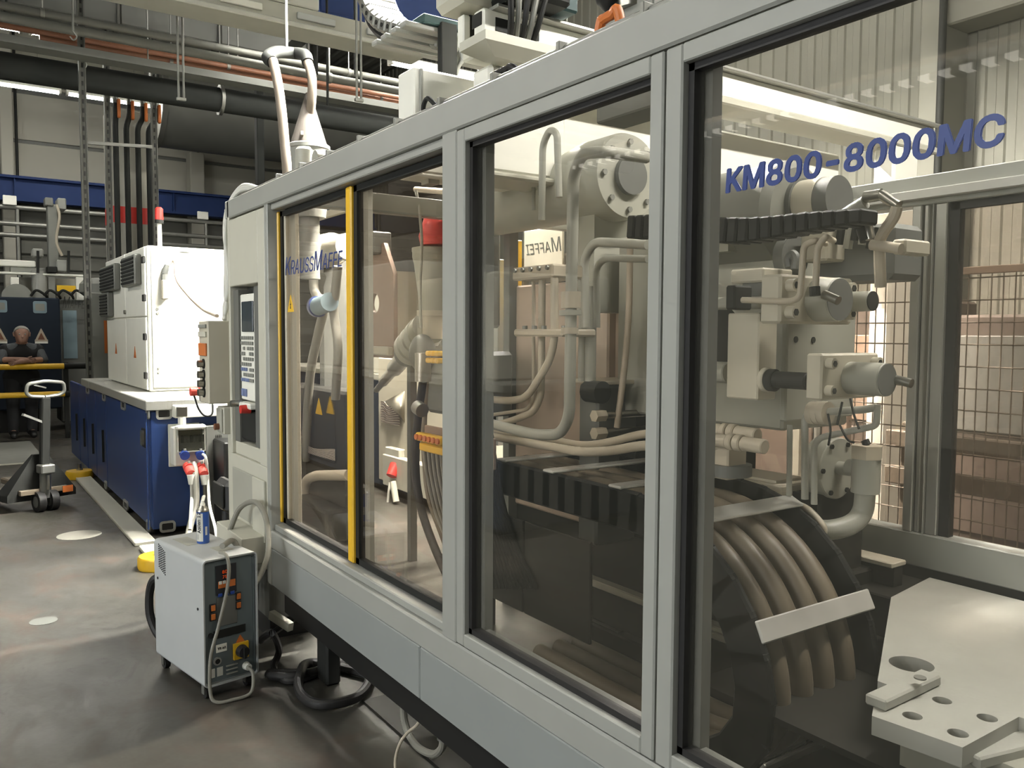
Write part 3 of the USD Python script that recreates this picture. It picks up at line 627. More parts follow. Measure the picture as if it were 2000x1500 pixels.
t.p('switch_lead', hose([c + V(-.02, -.05, -.01), c + V(0, -.03, -.09), c + V(.02, .0, -.13), c + V(.02, .04, -.12), c + V(-.01, .05, -.04)], .005), 'dark'); t.p('bracket', bar(c + V(-.025, .03, 0), (-4.89, 1.27, c[2]), .02, .03), 'grey'); t.done()
t = T('small_box', 'small cream switch box under the side control box', 'switch box'); t.p('box', bx(-4.80, -4.68, 1.27, 1.40, 1.03, 1.18, .005), 'cream'); t.p('face', bx(-4.79, -4.69, 1.26, 1.27, 1.04, 1.17, .003), 'machine_grey')
t.p('knob', cyl((-4.74, 1.235, 1.07), (-4.74, 1.26, 1.07), .018), 'copper'); t.done()
for k in range(3):
    dx = k * .012; u = 434 + k * 4
    one('cable', '%s white cable running down the groove of the operator column' % ('left', 'middle', 'right')[k], 'cable', hose([V(-4.30 + dx, 1.36, ZT + .02), V(-4.5 + dx, 1.33, ZT + .035 + .01 * k), V(-4.68 - dx, 1.318, ZT - .03), V(-4.74 - dx, 1.315, 2.15), V(-4.75 + dx * 2, 1.315, 1.95), V(-4.77 + .03 * k, 1.315, 1.82), V(-4.75 - .02 * k, 1.315, 1.74), V(-4.76 + dx, 1.30, 1.665)], .011), 'cable_white')
t = T('valve_block', 'pale valve block with blue-capped fittings behind the temperature unit', 'valve block')
p = Y(448, 1000, 1.32); t.p('top_plate', bx(-4.70, -4.10, 1.25, 1.6, .40, .44, .005), 'machine_grey'); t.p('block', bx(-4.62, -4.14, 1.34, 1.6, .12, .40, .006), 'mid_grey'); t.p('bracket', bx(-4.26, -4.25, 1.27, 1.3, .1, .40), 'alu')
for k in range(5):
    x = -4.62 + k * .07; q = t.p('cartridge', cyl((x, 1.29, .18), (x, 1.29, .33), .028), 'hose_brown'); t.p('cartridge_cap', cyl((x, 1.29, .33), (x, 1.29, .36), .024), 'socket_blue', 'blue cap', of=q)
t.p('foot', bx(-4.5, -4.2, 1.36, 1.6, 0, .12), 'black'); t.done()
one('hose', 'grey hose arching behind the temperature unit over the valve block', 'hose', hose([V(-4.3, 1.19, .58), V(-4.25, 1.23, .70), V(-4.05, 1.25, .76), V(-3.86, 1.24, .70), V(-3.74, 1.2, .56), V(-3.73, 1.12, .45), V(-3.82, 1.08, .63), V(-3.74, 1.0, .645)], .013), 'hose_grey')
t = T('connector_block', 'black plug connector beside the valve block', 'connector'); p = Y(436, 968, 1.36); t.p('body', bx(p[0] - .12, p[0] + .12, 1.34, 1.42, p[2] - .1, p[2] + .1, .03), 'black'); t.p('cover', bx(p[0] - .1, p[0] + .1, 1.325, 1.34, p[2] - .06, p[2] + .08, .006), 'dark'); t.p('stem', cyl((p[0], 1.38, 0), (p[0], 1.38, p[2] - .09), .03), 'black'); t.done()

# ------------------------------------------------------------------ temperature control unit
UO, UA = V(-3.62, .885, 0), 189.6           # near corner; direction of its long side
sx, fy = V(math.cos(math.radians(UA)), math.sin(math.radians(UA)), 0), V(-math.sin(math.radians(UA - 180)), math.cos(math.radians(UA - 180)), 0)
SL, SW, SB, STP = .54, .25, .06, .62
UP = V(0, 0, 1)
def ub(a0, a1, b0, b1, z0, z1, b=0): return place(bx(a0, a1, b0, b1, z0, z1, b), UO, -sx, fy, UP)      # a: towards the front (negative = back), b: across
UF = (fy, UP, -sx)                                                                               # on its front face
def uf(b, z, a=0): return UO + fy * b + UP * z - sx * a
t = T('temperature_unit', 'grey mobile temperature control unit with display, yellow main switch and castors', 'temperature control unit')
shell = unary_union([rrect(SW, STP - SB, .02)]); hole = rrect(SW - .012, STP - SB - .012, .014)
t.p('side_shell', place(ext(shell.difference(hole), SL), uf(SW / 2, (SB + STP) / 2, -SL), *UF), 'tcu_grey')
t.p('body', place(ext(hole.buffer(-.001), SL - .04), uf(SW / 2, (SB + STP) / 2, -SL + .02), *UF), 'tcu_grey')
fp = t.p('front_panel', place(ext(rrect(SW - .03, STP - SB - .03, .01), .008), uf(SW / 2 - .004, (SB + STP) / 2, -.022), *UF), 'tcu_front')
t.p('front_trim', ub(-.03, -.012, SW - .018, SW - .008, SB + .01, STP - .02), 'tcu_front')
def fb(n, b0, b1, z0, z1, m, a=.006, lab=None, of=fp, bev=.001): return t.p(n, place(bx(b0, b1, 0, a, z0, z1, bev), UO - sx * -.014, fy, -sx, UP), m, lab, of=of)
dp = fb('display', .062, .155, .455, .585, 'ink')
def dtx(s, h, b, z, m='digits'): t.p('display_digits', txt(s, h, uf(b, z, -.0075), UF, False), m, of=dp)
dtx('80', .014, .09, .548); dtx('75', .013, .091, .526); fb('display_bar', .070, .15, .484, .515, 'orange', .0065, of=dp)
for k in range(3): fb('setting_wheel', .074 + k * .017, .088 + k * .017, .502, .516, 'white', .008, of=dp)
for k in range(3): fb('blue_key', .070 + k * .028, .088 + k * .028, .448, .462, 'socket_blue', .009, of=dp)
fb('label_field', .064, .158, .315, .442, 'mid_grey', .003)
for b, z in ((.046, .405), (.046, .366), (.163, .432), (.163, .392)): k = fb('rocker_switch', b - .013, b + .013, z - .018, z + .018, 'ink', .006); fb('rocker', b - .009, b + .009, z - .012, z + .013, 'orange', .011, of=k)
fb('name_plate', .05, .195, .265, .30, 'dark', .004)
t.p('knob', cyl(uf(.035, .285, -.014), uf(.035, .285, -.004), .011), 'ink', of=fp)
fb('number_label', .058, .108, .200, .236, 'white', .002); t.p('number_lettering', txt('TR 40', .010, uf(.064, .213, -.0118), UF, True), 'ink', of=fp)
ys_ = fb('main_switch', .135, .205, .15, .222, 'yellow', .012, 'yellow main switch'); c = uf(.17, .186, -.002); t.p('switch_knob', cyl(c, c - sx * .03, .028, .024), 'ink', of=fp); t.p('switch_grip', place(bx(-.006, .006, -.024, .024, 0, .012), c - sx * .03, fy, UP, -sx), 'dark', of=fp)
t.p('warning_sticker', slab(tri(.036, .03), .001, uf(.17, .224, -.014), UF), 'orange', of=fp)
c = uf(.062, .165, -.014); g = t.p('pressure_gauge', cyl(c, c - sx * .008, .018), 'alu', of=fp); t.p('gauge_face', cyl(c - sx * .008, c - sx * .009, .011), 'dark', of=fp)
for k in range(2): fb('white_label', .025 + k * .036, .052 + k * .036, .095, .135, 'cable_white', .002)
for k in range(3): fb('vent_louvre', .102, .155, .092 + k * .018, .098 + k * .018, 'alu', .008)
c = uf(.195, .108, -.014); t.p('cable_gland', cyl(c, c - sx * .03, .018, .015), 'white', of=fp)
UL = (-sx, UP, -fy)                                                                              # on its long left side
for i in range(6):
    for j in range(11): t.p('vent_hole', slab(rrect(.009, .006, .002), .0012, UO + sx * (SL - .06 - i * .014) + UP * (.50 + j * .0105 - .005 * i) - fy * .0003, UL), 'ink')
for a, z in ((-.5, .44), (-.055, .40)): t.p('screw', cyl(UO - sx * a + UP * z - fy * .003, UO - sx * a + UP * z, .006), 'ink')
# castors
for a, b in ((-.05, .03), (-.5, .03), (-.05, .22), (-.5, .22)):
    c = UO - sx * a + fy * b; k = t.p('castor', cyl(c + UP * .026 - fy * .012, c + UP * .026 + fy * .012, .026), 'rubber'); t.p('castor_fork', cat(place(bx(-.014, .014, -.018, -.013, .02, .062), c, -sx, fy, UP), place(bx(-.014, .014, .013, .018, .02, .062), c, -sx, fy, UP)), 'zinc', of=k)
t.p('top_recess', ub(-.47, -.3, .06, .13, STP, STP + .0012), 'machine_grey'); t.p('top_recess', ub(-.2, -.1, .12, .19, STP, STP + .0012), 'machine_grey')
t.done()
one('power_cable', 'grey power cable drooping from the front of the temperature unit', 'cable', hose([uf(.195, .108, .014), uf(.197, .085, .05), uf(.17, .02, .08), uf(.09, .01, .07), uf(.03, .012, .05), uf(.012, .05, .028), uf(.02, .2, .018), uf(.06, .33, .014), uf(.1, .48, .014), uf(.11, .58, .014), uf(.105, .63, -.005), uf(.10, .633, -.05)], .0075), 'hose_grey')
one('rubber_hose', 'dark rubber hose behind the left side of the temperature unit', 'hose', hose([V(-4.17, .86, .40), V(-4.215, .81, .41), V(-4.25, .79, .34), V(-4.25, .79, .22), V(-4.2, .82, .13), V(-4.17, .86, .13)], .02), 'rubber')
# spray can
c = UO + sx * .311 + fy * .139 + UP * STP
t = T('spray_can', 'blue and white spray can standing on the temperature unit', 'spray can')
t.p('can_body', lathe([(.026, 0), (.028, .003), (.028, .15)], c, UP, 28), 'can_blue'); t.p('can_dome', lathe([(.0285, .148), (.0285, .153), (.024, .162), (.014, .172), (.012, .176)], c, UP, 28), 'steel', 'bright metal dome')
t.p('spray_cap', lathe([(.012, .174), (.012, .182), (.008, .19), (.007, .197), (0, .198)], c, UP, 20), 'white')
d0 = unit(-c * V(1, 1, 0)); a0 = math.atan2(d0[1], d0[0])
def wrap(a, b, z0, z1, r):
    n = 10; A = np.linspace(a0 + math.radians(a), a0 + math.radians(b), n); v = [c + V(r_ * math.cos(q), r_ * math.sin(q), z) for z in (z0, z1) for r_ in (r, r - .0008) for q in A]; f = []
    for i in range(n - 1):
        for (p, q) in ((0, 2), (3, 1), (2, 3), (1, 0)): f += [(p * n + i, p * n + i + 1, q * n + i + 1), (p * n + i, q * n + i + 1, q * n + i)]
    return trimesh.Trimesh(v, f, process=False)
lb = t.p('paper_label', wrap(-72, 0, .012, .142, .0287), 'cable_white', 'white printed label'); 
m = meshkit.text_mesh('Aslien 12', .016, .0006, True); m = m.subdivide_to_size(.004); P = m.vertices.copy(); ang = a0 + math.radians(-22) - P[:, 1] / .0288
m.vertices = np.stack([c[0] + (.0289 + P[:, 2]) * np.cos(ang), c[1] + (.0289 + P[:, 2]) * np.sin(ang), c[2] + .05 + P[:, 0]], 1); t.p('lettering', m, 'ink', 'black upright lettering', of=lb)
for k in range(3): t.p('print_band', wrap(-66 + k * 10, -62 + k * 10, .02, .045, .02885), 'grey', of=lb)
t.p('print_band', wrap(20, 40, .04, .08, .0287), 'cable_white'); t.done()
# ================================================================== UNDER THE ROOF: pipes, duct, girder, hangers
def yline(u0, v0, u1, v1, x):
    a, b = X(u0, v0, x), X(u1, v1, x); z = (a[2] + b[2]) / 2; return a[1], b[1], z
def ypipe(name, label, cat_, u0, v0, u1, v1, x, r, m, ya=None, yb=None, clamp=0):
    y0, y1, z = yline(u0, v0, u1, v1, x); y0 = y0 if ya is None else ya; y1 = y1 if yb is None else yb
    t = T(name, label, cat_); t.p('pipe', cyl((x, y0, z), (x, y1, z), r, n=16), m)
    for k in range(clamp): y = y0 + (y1 - y0) * (k + .5) / clamp; t.p('pipe_clamp', cyl((x, y - .02, z), (x, y + .02, z), r * 1.25, n=12), 'zinc'); t.p('hanger_rod', cyl((x, y, z + r), (x, y, ZC + .05), .008, n=6), 'zinc')
    return t.done()
PA, PB = -7.5, 9.4
ypipe('overhead_pipe', 'silver overhead pipe, uppermost of the pipes crossing above the aisle', 'pipe', 170, 41, 500, 108, -10.0, .042, 'strut_grey', PA, PB, 5)
ypipe('overhead_pipe', 'dull thin grey overhead pipe just below the silver one', 'pipe', 0, 25, 500, 126, -10.4, .03, 'pipe_grey', PA, PB, 4)
ypipe('overhead_pipe', 'orange-brown overhead pipe among the grey ceiling pipes', 'pipe', 0, 46, 500, 142, -10.8, .032, 'copper', PA, PB, 4)
ypipe('overhead_pipe', 'grey overhead pipe ending behind the white roof cabinet', 'pipe', 690, 160, 775, 178, -9.7, .05, 'strut_grey', -1.5, PB, 3)
ypipe('overhead_pipe', 'reddish overhead pipe right above the dark duct', 'pipe', 700, 184, 775, 198, -10.9, .04, 'copper', 1., PB, 3)
ypipe('air_duct', 'thick dark round air duct crossing under the roof', 'duct', 0, 126, 500, 208, -11.2, .155, 'duct', PA, PB, 4)
y0, y1, z = yline(0, 79, 500, 166, -10.2)
t = T('cable_tray', 'pale metal cable tray above the dark air duct', 'cable tray'); t.p('tray_floor', bx(-10.32, -10.12, PA, PB, z - .03, z - .015), 'mid_grey'); t.p('tray_side', bx(-10.12, -10.1, PA, PB, z - .03, z + .05), 'mid_grey'); t.p('tray_side', bx(-10.34, -10.32, PA, PB, z - .03, z + .05), 'mid_grey')
for k in range(4): t.p('hanger_rod', cyl((-10.2, -6 + 4 * k, z), (-10.2, -6 + 4 * k, ZC + .05), .008, n=6), 'zinc')
t.done()
# grey girder with the blue crane bridge above it
xg = -8.2; a, b = X(500, 30, xg), X(825, 105, xg); zb = (a[2] + b[2]) / 2; zt = X(700, 40, xg)[2]
t = T('girder', 'pale grey steel girder crossing under the roof left of the drag chain', 'girder')
t.p('web', bx(xg - .2, xg, -5., b[1] + .02, zb, zt, .01), 'wall_sheet'); t.p('flange', bx(xg - .3, xg + .1, -5., b[1] + .02, zb - .05, zb, .01), 'pipe_grey')
for k in range(12): y = -4.5 + k * .75; t.p('web_plate', bx(xg, xg + .03, y, y + .4, zb + .06, zt - .06, .006), 'frame' if k % 3 else 'cream')
for k in range(4): t.p('hanger', bx(xg - .14, xg - .06, -4 + k * 2.6, -3.92 + k * 2.6, zt, ZC + .05), 'pipe_grey')
t.done()
p, q = X(500, 22, xg + .02), X(625, 0, xg + .02)
t = T('switch_cabinet', 'cream electrical box on top of the grey girder', 'cabinet'); t.p('box', bx(xg - .3, xg, p[1] - 1.6, q[1], zt + .005, zt + .5, .01), 'cream'); t.p('cover', bx(xg, xg + .015, p[1] - 1.5, p[1] + .35, zt + .04, zt + .46, .006), 'wall_sheet'); t.done()
xb = -9.2; zq = X(720, 45, xb)[2]
t = T('crane_bridge', 'blue crane bridge girder high under the roof', 'crane'); t.p('web', bx(xb - .3, xb, X(626, 20, xb)[1], X(905, 40, xb)[1], zq, zq + .55, .01), 'crane_blue'); t.p('flange', bx(xb - .35, xb + .05, X(626, 20, xb)[1], X(905, 40, xb)[1], zq - .04, zq, .006), 'crane_blue')
for k in range(2): y = X(640 + 200 * k, 20, xb)[1]; t.p('hanger', bx(xb - .2, xb - .1, y, y + .1, zq + .55, ZC + .05), 'dark')
t.done()
x = -11.75; p, q = X(500, 99, x), X(603, 60, x)
t = T('sheet_duct', 'large grey sheet metal duct under the roof behind the pale girder', 'duct'); z0, z1 = p[2], X(500, 20, x)[2]
for k in range(4):
    ya, yb = q[1] - (k + 1) * 1.25, q[1] - k * 1.25; t.p('duct_section', bx(x - .8, x, ya + .01, yb - .01, z0, z1, .015), 'duct_metal'); t.p('duct_flange', bx(x - .83, x + .03, yb - .03, yb, z0 - .03, z1 + .03), 'strut_grey')
for k in range(3): t.p('hanger_rod', cyl((x - .4, q[1] - .8 - 1.6 * k, z1), (x - .4, q[1] - .8 - 1.6 * k, ZC + .05), .012, n=6), 'strut_grey')
t.done()
x = -17.8; p = X(400, 297, x); q = X(305, 280, x); r = .95
t = T('round_duct', 'very large grey round duct high before the far end wall', 'duct'); t.p('shell', cyl((x, q[1], p[2] + r), (x, YB - .2, p[2] + r), r, n=40), 'duct_metal'); t.p('end_ring', cyl((x, q[1] - .05, p[2] + r), (x, q[1] + .05, p[2] + r), r * 1.03, n=40), 'strut_grey')
for y in (q[1] + 1., 6.): t.p('hanger_strap', bx(x - .03, x + .03, y, y + .06, p[2] + 2 * r, ZC + .05), 'strut_grey')
t.done()
def hang(label, u, v1, x, r, m='zinc', v0=None, pair=0, name='hanger_rod'):
    b = X(u, v1, x); z1 = ZC + .05 if v0 is None else X(u, v0, x)[2]; t = T(name, label, 'hanger')
    t.p('rod', cyl((x, b[1], b[2]), (x, b[1], z1), r, n=8), m)
    if pair: t.p('rod', cyl((x, b[1] + pair, b[2]), (x, b[1] + pair, z1), r, n=8), m); t.p('yoke', bx(x - .02, x + .02, b[1] - .02, b[1] + pair + .02, b[2] - .03, b[2], .004), m)
    if m == 'zinc' and not pair:
        t.p('hook', sweep(spline([V(x, b[1], b[2]), V(x, b[1] + .03, b[2] - .05), V(x, b[1], b[2] - .09), V(x, b[1] - .03, b[2] - .06)], 5), .008, 6), m)
    return t.done()
hang('pair of thin metal rods hanging left of centre under the roof', 349, 190, -9.0, .012, pair=.05)
hang('pair of long metal rods hanging before the grey girder', 697, 192, -7.6, .012, pair=.045)
hang('thin bright rod hanging far left before the ceiling pipes', 143, 60, -9.4, .01)
hang('thin rod with a hook above the dark duct', 163, 118, -10.8, .012)
hang('dark rod hanging behind the two tan hoses', 617, 145, -8.8, .025, 'dark')
hang('dark rod hanging between the strip lights and the girder', 694, 145, -8.9, .016, 'dark')
hang('short dark rod with bracket by the left tan hose', 640, 205, -8.6, .014, 'dark')
for u, v, lab in ((301, 200, 'dark square post hanging under the roof left of centre'), (508, 372, 'tall dark post behind the left tan hose')):
    x = -13.; b = X(u, v, x); one('dark_post', lab, 'post', bx(x - .07, x + .07, b[1] - .055, b[1] + .055, 0 if u > 400 else b[2], ZC + .1, .01), 'duct')
a, b = X(606, 62, -8.9), X(560, 102, -8.9)
one('dark_brace', 'dark slanting steel brace above the tan hoses', 'brace', bar(a, b, .09, .12), 'duct')
def strut(label, u, v, x, z0=None, z1=None):
    c = X(u, v, x); t = T('perforated_strut', label, 'strut', None); lo = c[2] if z0 is None else z0; hi = ZC + .05 if z1 is None else z1
    t.p('channel', cat(bx(x - .03, x + .03, c[1] - .035, c[1] + .035, lo, hi), bx(x + .03, x + .05, c[1] - .035, c[1] - .022, lo, hi), bx(x + .03, x + .05, c[1] + .022, c[1] + .035, lo, hi)), 'strut_grey')
    t.p('slots', cat([bx(x + .028, x + .032, c[1] - .01, c[1] + .01, z, z + .05) for z in np.arange(lo + .05, hi - .05, .1)]), 'black', kind='stuff'); return t.done()
strut('tall perforated metal strut standing left of the four black pipes', 167, 420, -10.6, 0)
strut('thick perforated metal strut at the left edge of the pipe column', 213, 380, -12.0, 0)
strut('perforated metal strut at the right edge of the pipe column', 303, 380, -12.0, 0)
strut('short perforated strut hanging beside the thick one', 223, 60, -12.2)
# concrete column with red band and four black pipes
xc = -12.6; a, b = X(217, 400, xc), X(299, 400, xc)
t = T('pipe_column', 'pale square column with a red band behind four black pipes', 'column')
t.p('shaft', bx(xc - .5, xc, a[1], b[1], 0, X(250, 215, xc)[2], .01), 'wall_paint'); t.p('red_band', bx(xc - .5, xc + .006, a[1] - .004, b[1] + .004, X(250, 436, xc)[2], X(250, 404, xc)[2]), 'red', 'red painted band'); t.done()
xp = -12.35; zj, zk, zv, zu = [X(250, v, xp)[2] for v in (246, 226, 205, 182)]
for k, (u, w) in enumerate(((229, 226), (250, 253), (272, 279), (293, 305))):
    y0, y1 = X(u, 400, xp)[1], X(w, 210, xp)[1]
    t = T('riser_pipe', '%s of the four black riser pipes on the red-banded column' % ['leftmost', 'second from left', 'third from left', 'rightmost'][k], 'pipe', 'black riser pipes')
    t.p('pipe', pipe([V(xp, y0, 0), V(xp, y0, zj), V(xp, y1, zk), V(xp, y1, zv)], .036, .1), 'duct'); v = t.p('valve', cyl((xp, y1, zv), (xp, y1, zu), .035), 'zinc'); t.p('valve_handle', bx(xp + .02, xp + .07, y1 + .01, y1 + .05, zv - .2, zv + .05, .01), 'orange', 'orange valve handle', of=v)
    t.p('top_pipe', cyl((xp, y1, zu), (xp, y1, X(250, 168, xp)[2]), .03), 'cream'); t.done()
a, b = X(160, 278, -11.9), X(297, 287, -11.9)
one('pipe_bracket', 'thin galvanised bar holding the four black riser pipes', 'bracket', bar(a, b, .03, .04), 'zinc')

# ------------------------------------------------------------------ far machine, its robot, the railing and the person
xn = -15.0
t = T('far_machine', 'dark blue machine far back with white frame on top and warning stickers', 'machine')
a, b = X(-40, 700, xn), X(120, 700, xn); zt = X(60, 581, xn)[2]; z0 = X(60, 800, xn)[2]
t.p('panel', bx(xn - 1., xn, a[1] - 1., b[1], z0, zt, .02), 'navy'); t.p('under_frame', bx(xn - .9, xn - .15, a[1] - 1, b[1] - .2, 0, z0), 'black')
c, d = X(170, 581, xn - .3), X(122, 581, xn - .3)
g = t.p('grey_panel', bx(xn - 1., xn - .3, b[1] + .01, X(207, 600, xn - .3)[1], .1, zt, .02), 'mid_grey'); p, q = X(122, 606, xn - .29), X(152, 700, xn - .29); t.p('poster', bx(xn - .3, xn - .29, p[1], q[1], q[2], p[2]), 'poster', 'pale blue poster', of=g)
o = X(122, 602, xn - .298); w = X(170, 602, xn - .298)[1] - o[1]; t.p('lettering', txt('', 0, o, END, False, .15, w, caps=[('M', .19), ('AFFEI', .14)]), 'lettering_dark', of=g)
for u, v in ((78, 600), (0, 598)): p = X(u, v, xn); k = t.p('sticker', slab(rrect(.19, .19, .03), .004, p, END), 'poster', 'pale square sticker'); t.p('sticker_print', slab(rrect(.13, .11, .02), .005, p, END), 'grey', of=k)
for u, v in ((81, 671), (1, 671)): p = X(u, v, xn); t.p('warning_base', slab(sbox(-.09, 0, .09, .06), .004, p, END), 'white'); k = t.p('warning_sticker', slab(tri(.17, .19), .005, p + V(0, 0, .04), END), 'hose_tan', 'pale warning triangle'); t.p('warning_mark', slab(tri(.09, .1), .006, p + V(0, 0, .065), END), 'copper', of=k)
# white top frame, motor, blocks
xf = xn - .2; p, q = X(-30, 529, xf), X(168, 541, xf)
t.p('top_beam', bx(xf - .15, xf, p[1], q[1], q[2], p[2], .01), 'white')
for u0, u1 in ((148, 165), (20, 38)): m, n = X(u0, 541, xf), X(u1, 576, xf); t.p('frame_leg', bx(xf - .12, xf, m[1], n[1], zt - .02, m[2], .01), 'white')
m, n = X(111, 557, xf), X(148, 570, xf); t.p('yellow_label', bx(xf - .03, xf, m[1], n[1], n[2], m[2], .004), 'yellow', 'yellow label plate')
m, n = X(38, 541, xf - .4), X(148, 576, xf - .4); t.p('back_plate', bx(xf - .45, xf - .4, m[1], n[1], zt - .02, m[2]), 'wall_paint')
c = X(33, 581, xf + .05); t.p('wheel', cyl((xf - .1, c[1], zt), (xf + .1, c[1], zt), .21), 'grey', 'grey flywheel half hidden'); m = X(78, 560, xf); t.p('tank', cyl((xf - .1, m[1], zt - .02), (xf - .1, m[1], m[2] + .25), .11), 'frame')
m, n = X(94, 541, xf - .05), X(108, 576, xf - .05); t.p('column', bx(xf - .14, xf - .04, m[1], n[1], zt - .02, m[2]), 'grey')
for k in range(4): m = X(60 + 26 * k, 578, xf + .1); t.p('hose', hose([m, m + V(.02, .08, .09), m + V(0, .2, .02), m + V(-.1, .24, -.03)], .02), 'dark')
t.done()
t = T('take_out_robot', 'grey vertical robot arm above the far blue machine', 'robot')
m, n = X(92, 398, xf - .1), X(115, 525, xf - .1); t.p('arm', bx(xf - .3, xf - .08, m[1], n[1], n[2], m[2], .01), 'grey'); p, q = X(88, 384, xf), X(130, 410, xf); t.p('head', bx(xf - .35, xf, X(112, 384, xf)[1], q[1], q[2], p[2], .015), 'frame'); t.p('head_block', bx(xf - .3, xf - .05, p[1], p[1] + .12, q[2] + .05, p[2], .015), 'grey')
p, q = X(-30, 505, xf - .1), X(70, 522, xf - .1); t.p('beam', bx(xf - .3, xf - .1, p[1], q[1], q[2], p[2], .015), 'white'); p, q = X(63, 484, xf), X(86, 502, xf); t.p('motor', bx(xf - .3, xf - .05, p[1], q[1], q[2], p[2], .02), 'frame')
p, q = X(110, 507, xf), X(132, 528, xf); t.p('carriage', bx(xf - .3, xf, p[1], q[1], q[2] - .02, p[2], .015), 'frame'); p, q = X(92, 520, xf + .05), X(112, 533, xf + .05); t.p('gripper', bx(xf - .2, xf + .05, p[1], q[1], q[2], p[2], .01), 'dark')
for u in (74, 134): p, q = X(u, 490, xf + .03), X(u, 533, xf + .03); t.p('stop_rod', cyl(p, q, .02, n=8), 'dark')
t.p('guide', bx(xf - .28, xf - .12, X(20, 522, xf - .1)[1], X(115, 522, xf - .1)[1], X(60, 533, xf - .1)[2], X(60, 522, xf - .1)[2], .01), 'grey')
t.p('arm_hose', hose([X(111, 400, xf + .02), X(116, 425, xf + .05), X(110, 470, xf + .03), X(121, 500, xf + .02)], .022), 'pipe_beige'); t.done()
t = T('grey_cabinet', 'grey machine housing between the far blue machine and the white cabinet', 'cabinet')
xq = -13.2; p, q = X(176, 570, xq), X(222, 700, xq); t.p('housing', bx(xq - .6, xq, p[1], q[1] + .4, .05, p[2], .02), 'grey'); p, q = X(181, 552, xq), X(222, 568, xq); t.p('dome', lathe([(.28, 0), (.27, .12), (.2, .2), (0, .22)], V(xq - .3, (p[1] + q[1]) / 2, X(190, 570, xq)[2]), UP), 'grey'); p, q = X(203, 626, xq + .01), X(210, 690, xq + .01); t.p('label_strip', bx(xq, xq + .01, p[1], q[1], q[2], p[2]), 'orange'); t.done()
xr = -13.9
t = T('yellow_barrier', 'yellow two-rail safety barrier with dark end posts far back', 'barrier')
yb = X(125, 714, xr)[1]; z1, z2 = X(60, 716, xr)[2], X(60, 771, xr)[2]
for z in (z1, z2): t.p('rail', cyl((xr, -3., z), (xr, yb, z), .042, n=12), 'yellow')
t.p('post', bx(xr - .1, xr - .04, yb, yb + .06, 0, z1 + .05), 'dark'); t.p('post', bx(xr - .1, xr - .04, -2.6, -2.54, 0, z1 + .05), 'dark'); t.p('rail_end', cyl((xr, yb, z1), (xr, yb + .3, z1), .045), 'dark'); t.p('rail_end', cyl((xr, yb, z2), (xr, yb + .1, z2), .045), 'dark'); t.done()

def body(joints, bones, fine=.02, rounds=8):
    """one continuous figure: hulls of the spheres at the ends of each bone, joined and smoothed"""
    P = {k: np.asarray(v[0], float) for k, v in joints.items()}; R = {k: v[1] for k, v in joints.items()}; out = m3.Manifold()
    for b in bones:
        out += m3.Manifold.batch_hull([m3.Manifold.sphere(R[k], 20).translate(list(map(float, P[k]))) for k in b])
    me = out.refine_to_length(fine).to_mesh(); m = trimesh.Trimesh(me.vert_properties[:, :3], me.tri_verts, process=True)
    v0 = m.vertices.copy(); m = trimesh.smoothing.filter_taubin(m, iterations=rounds); off = np.linalg.norm(m.vertices - v0, axis=1) > .03
    v = m.vertices.copy(); v[off] = v0[off]; m.vertices = v; return m
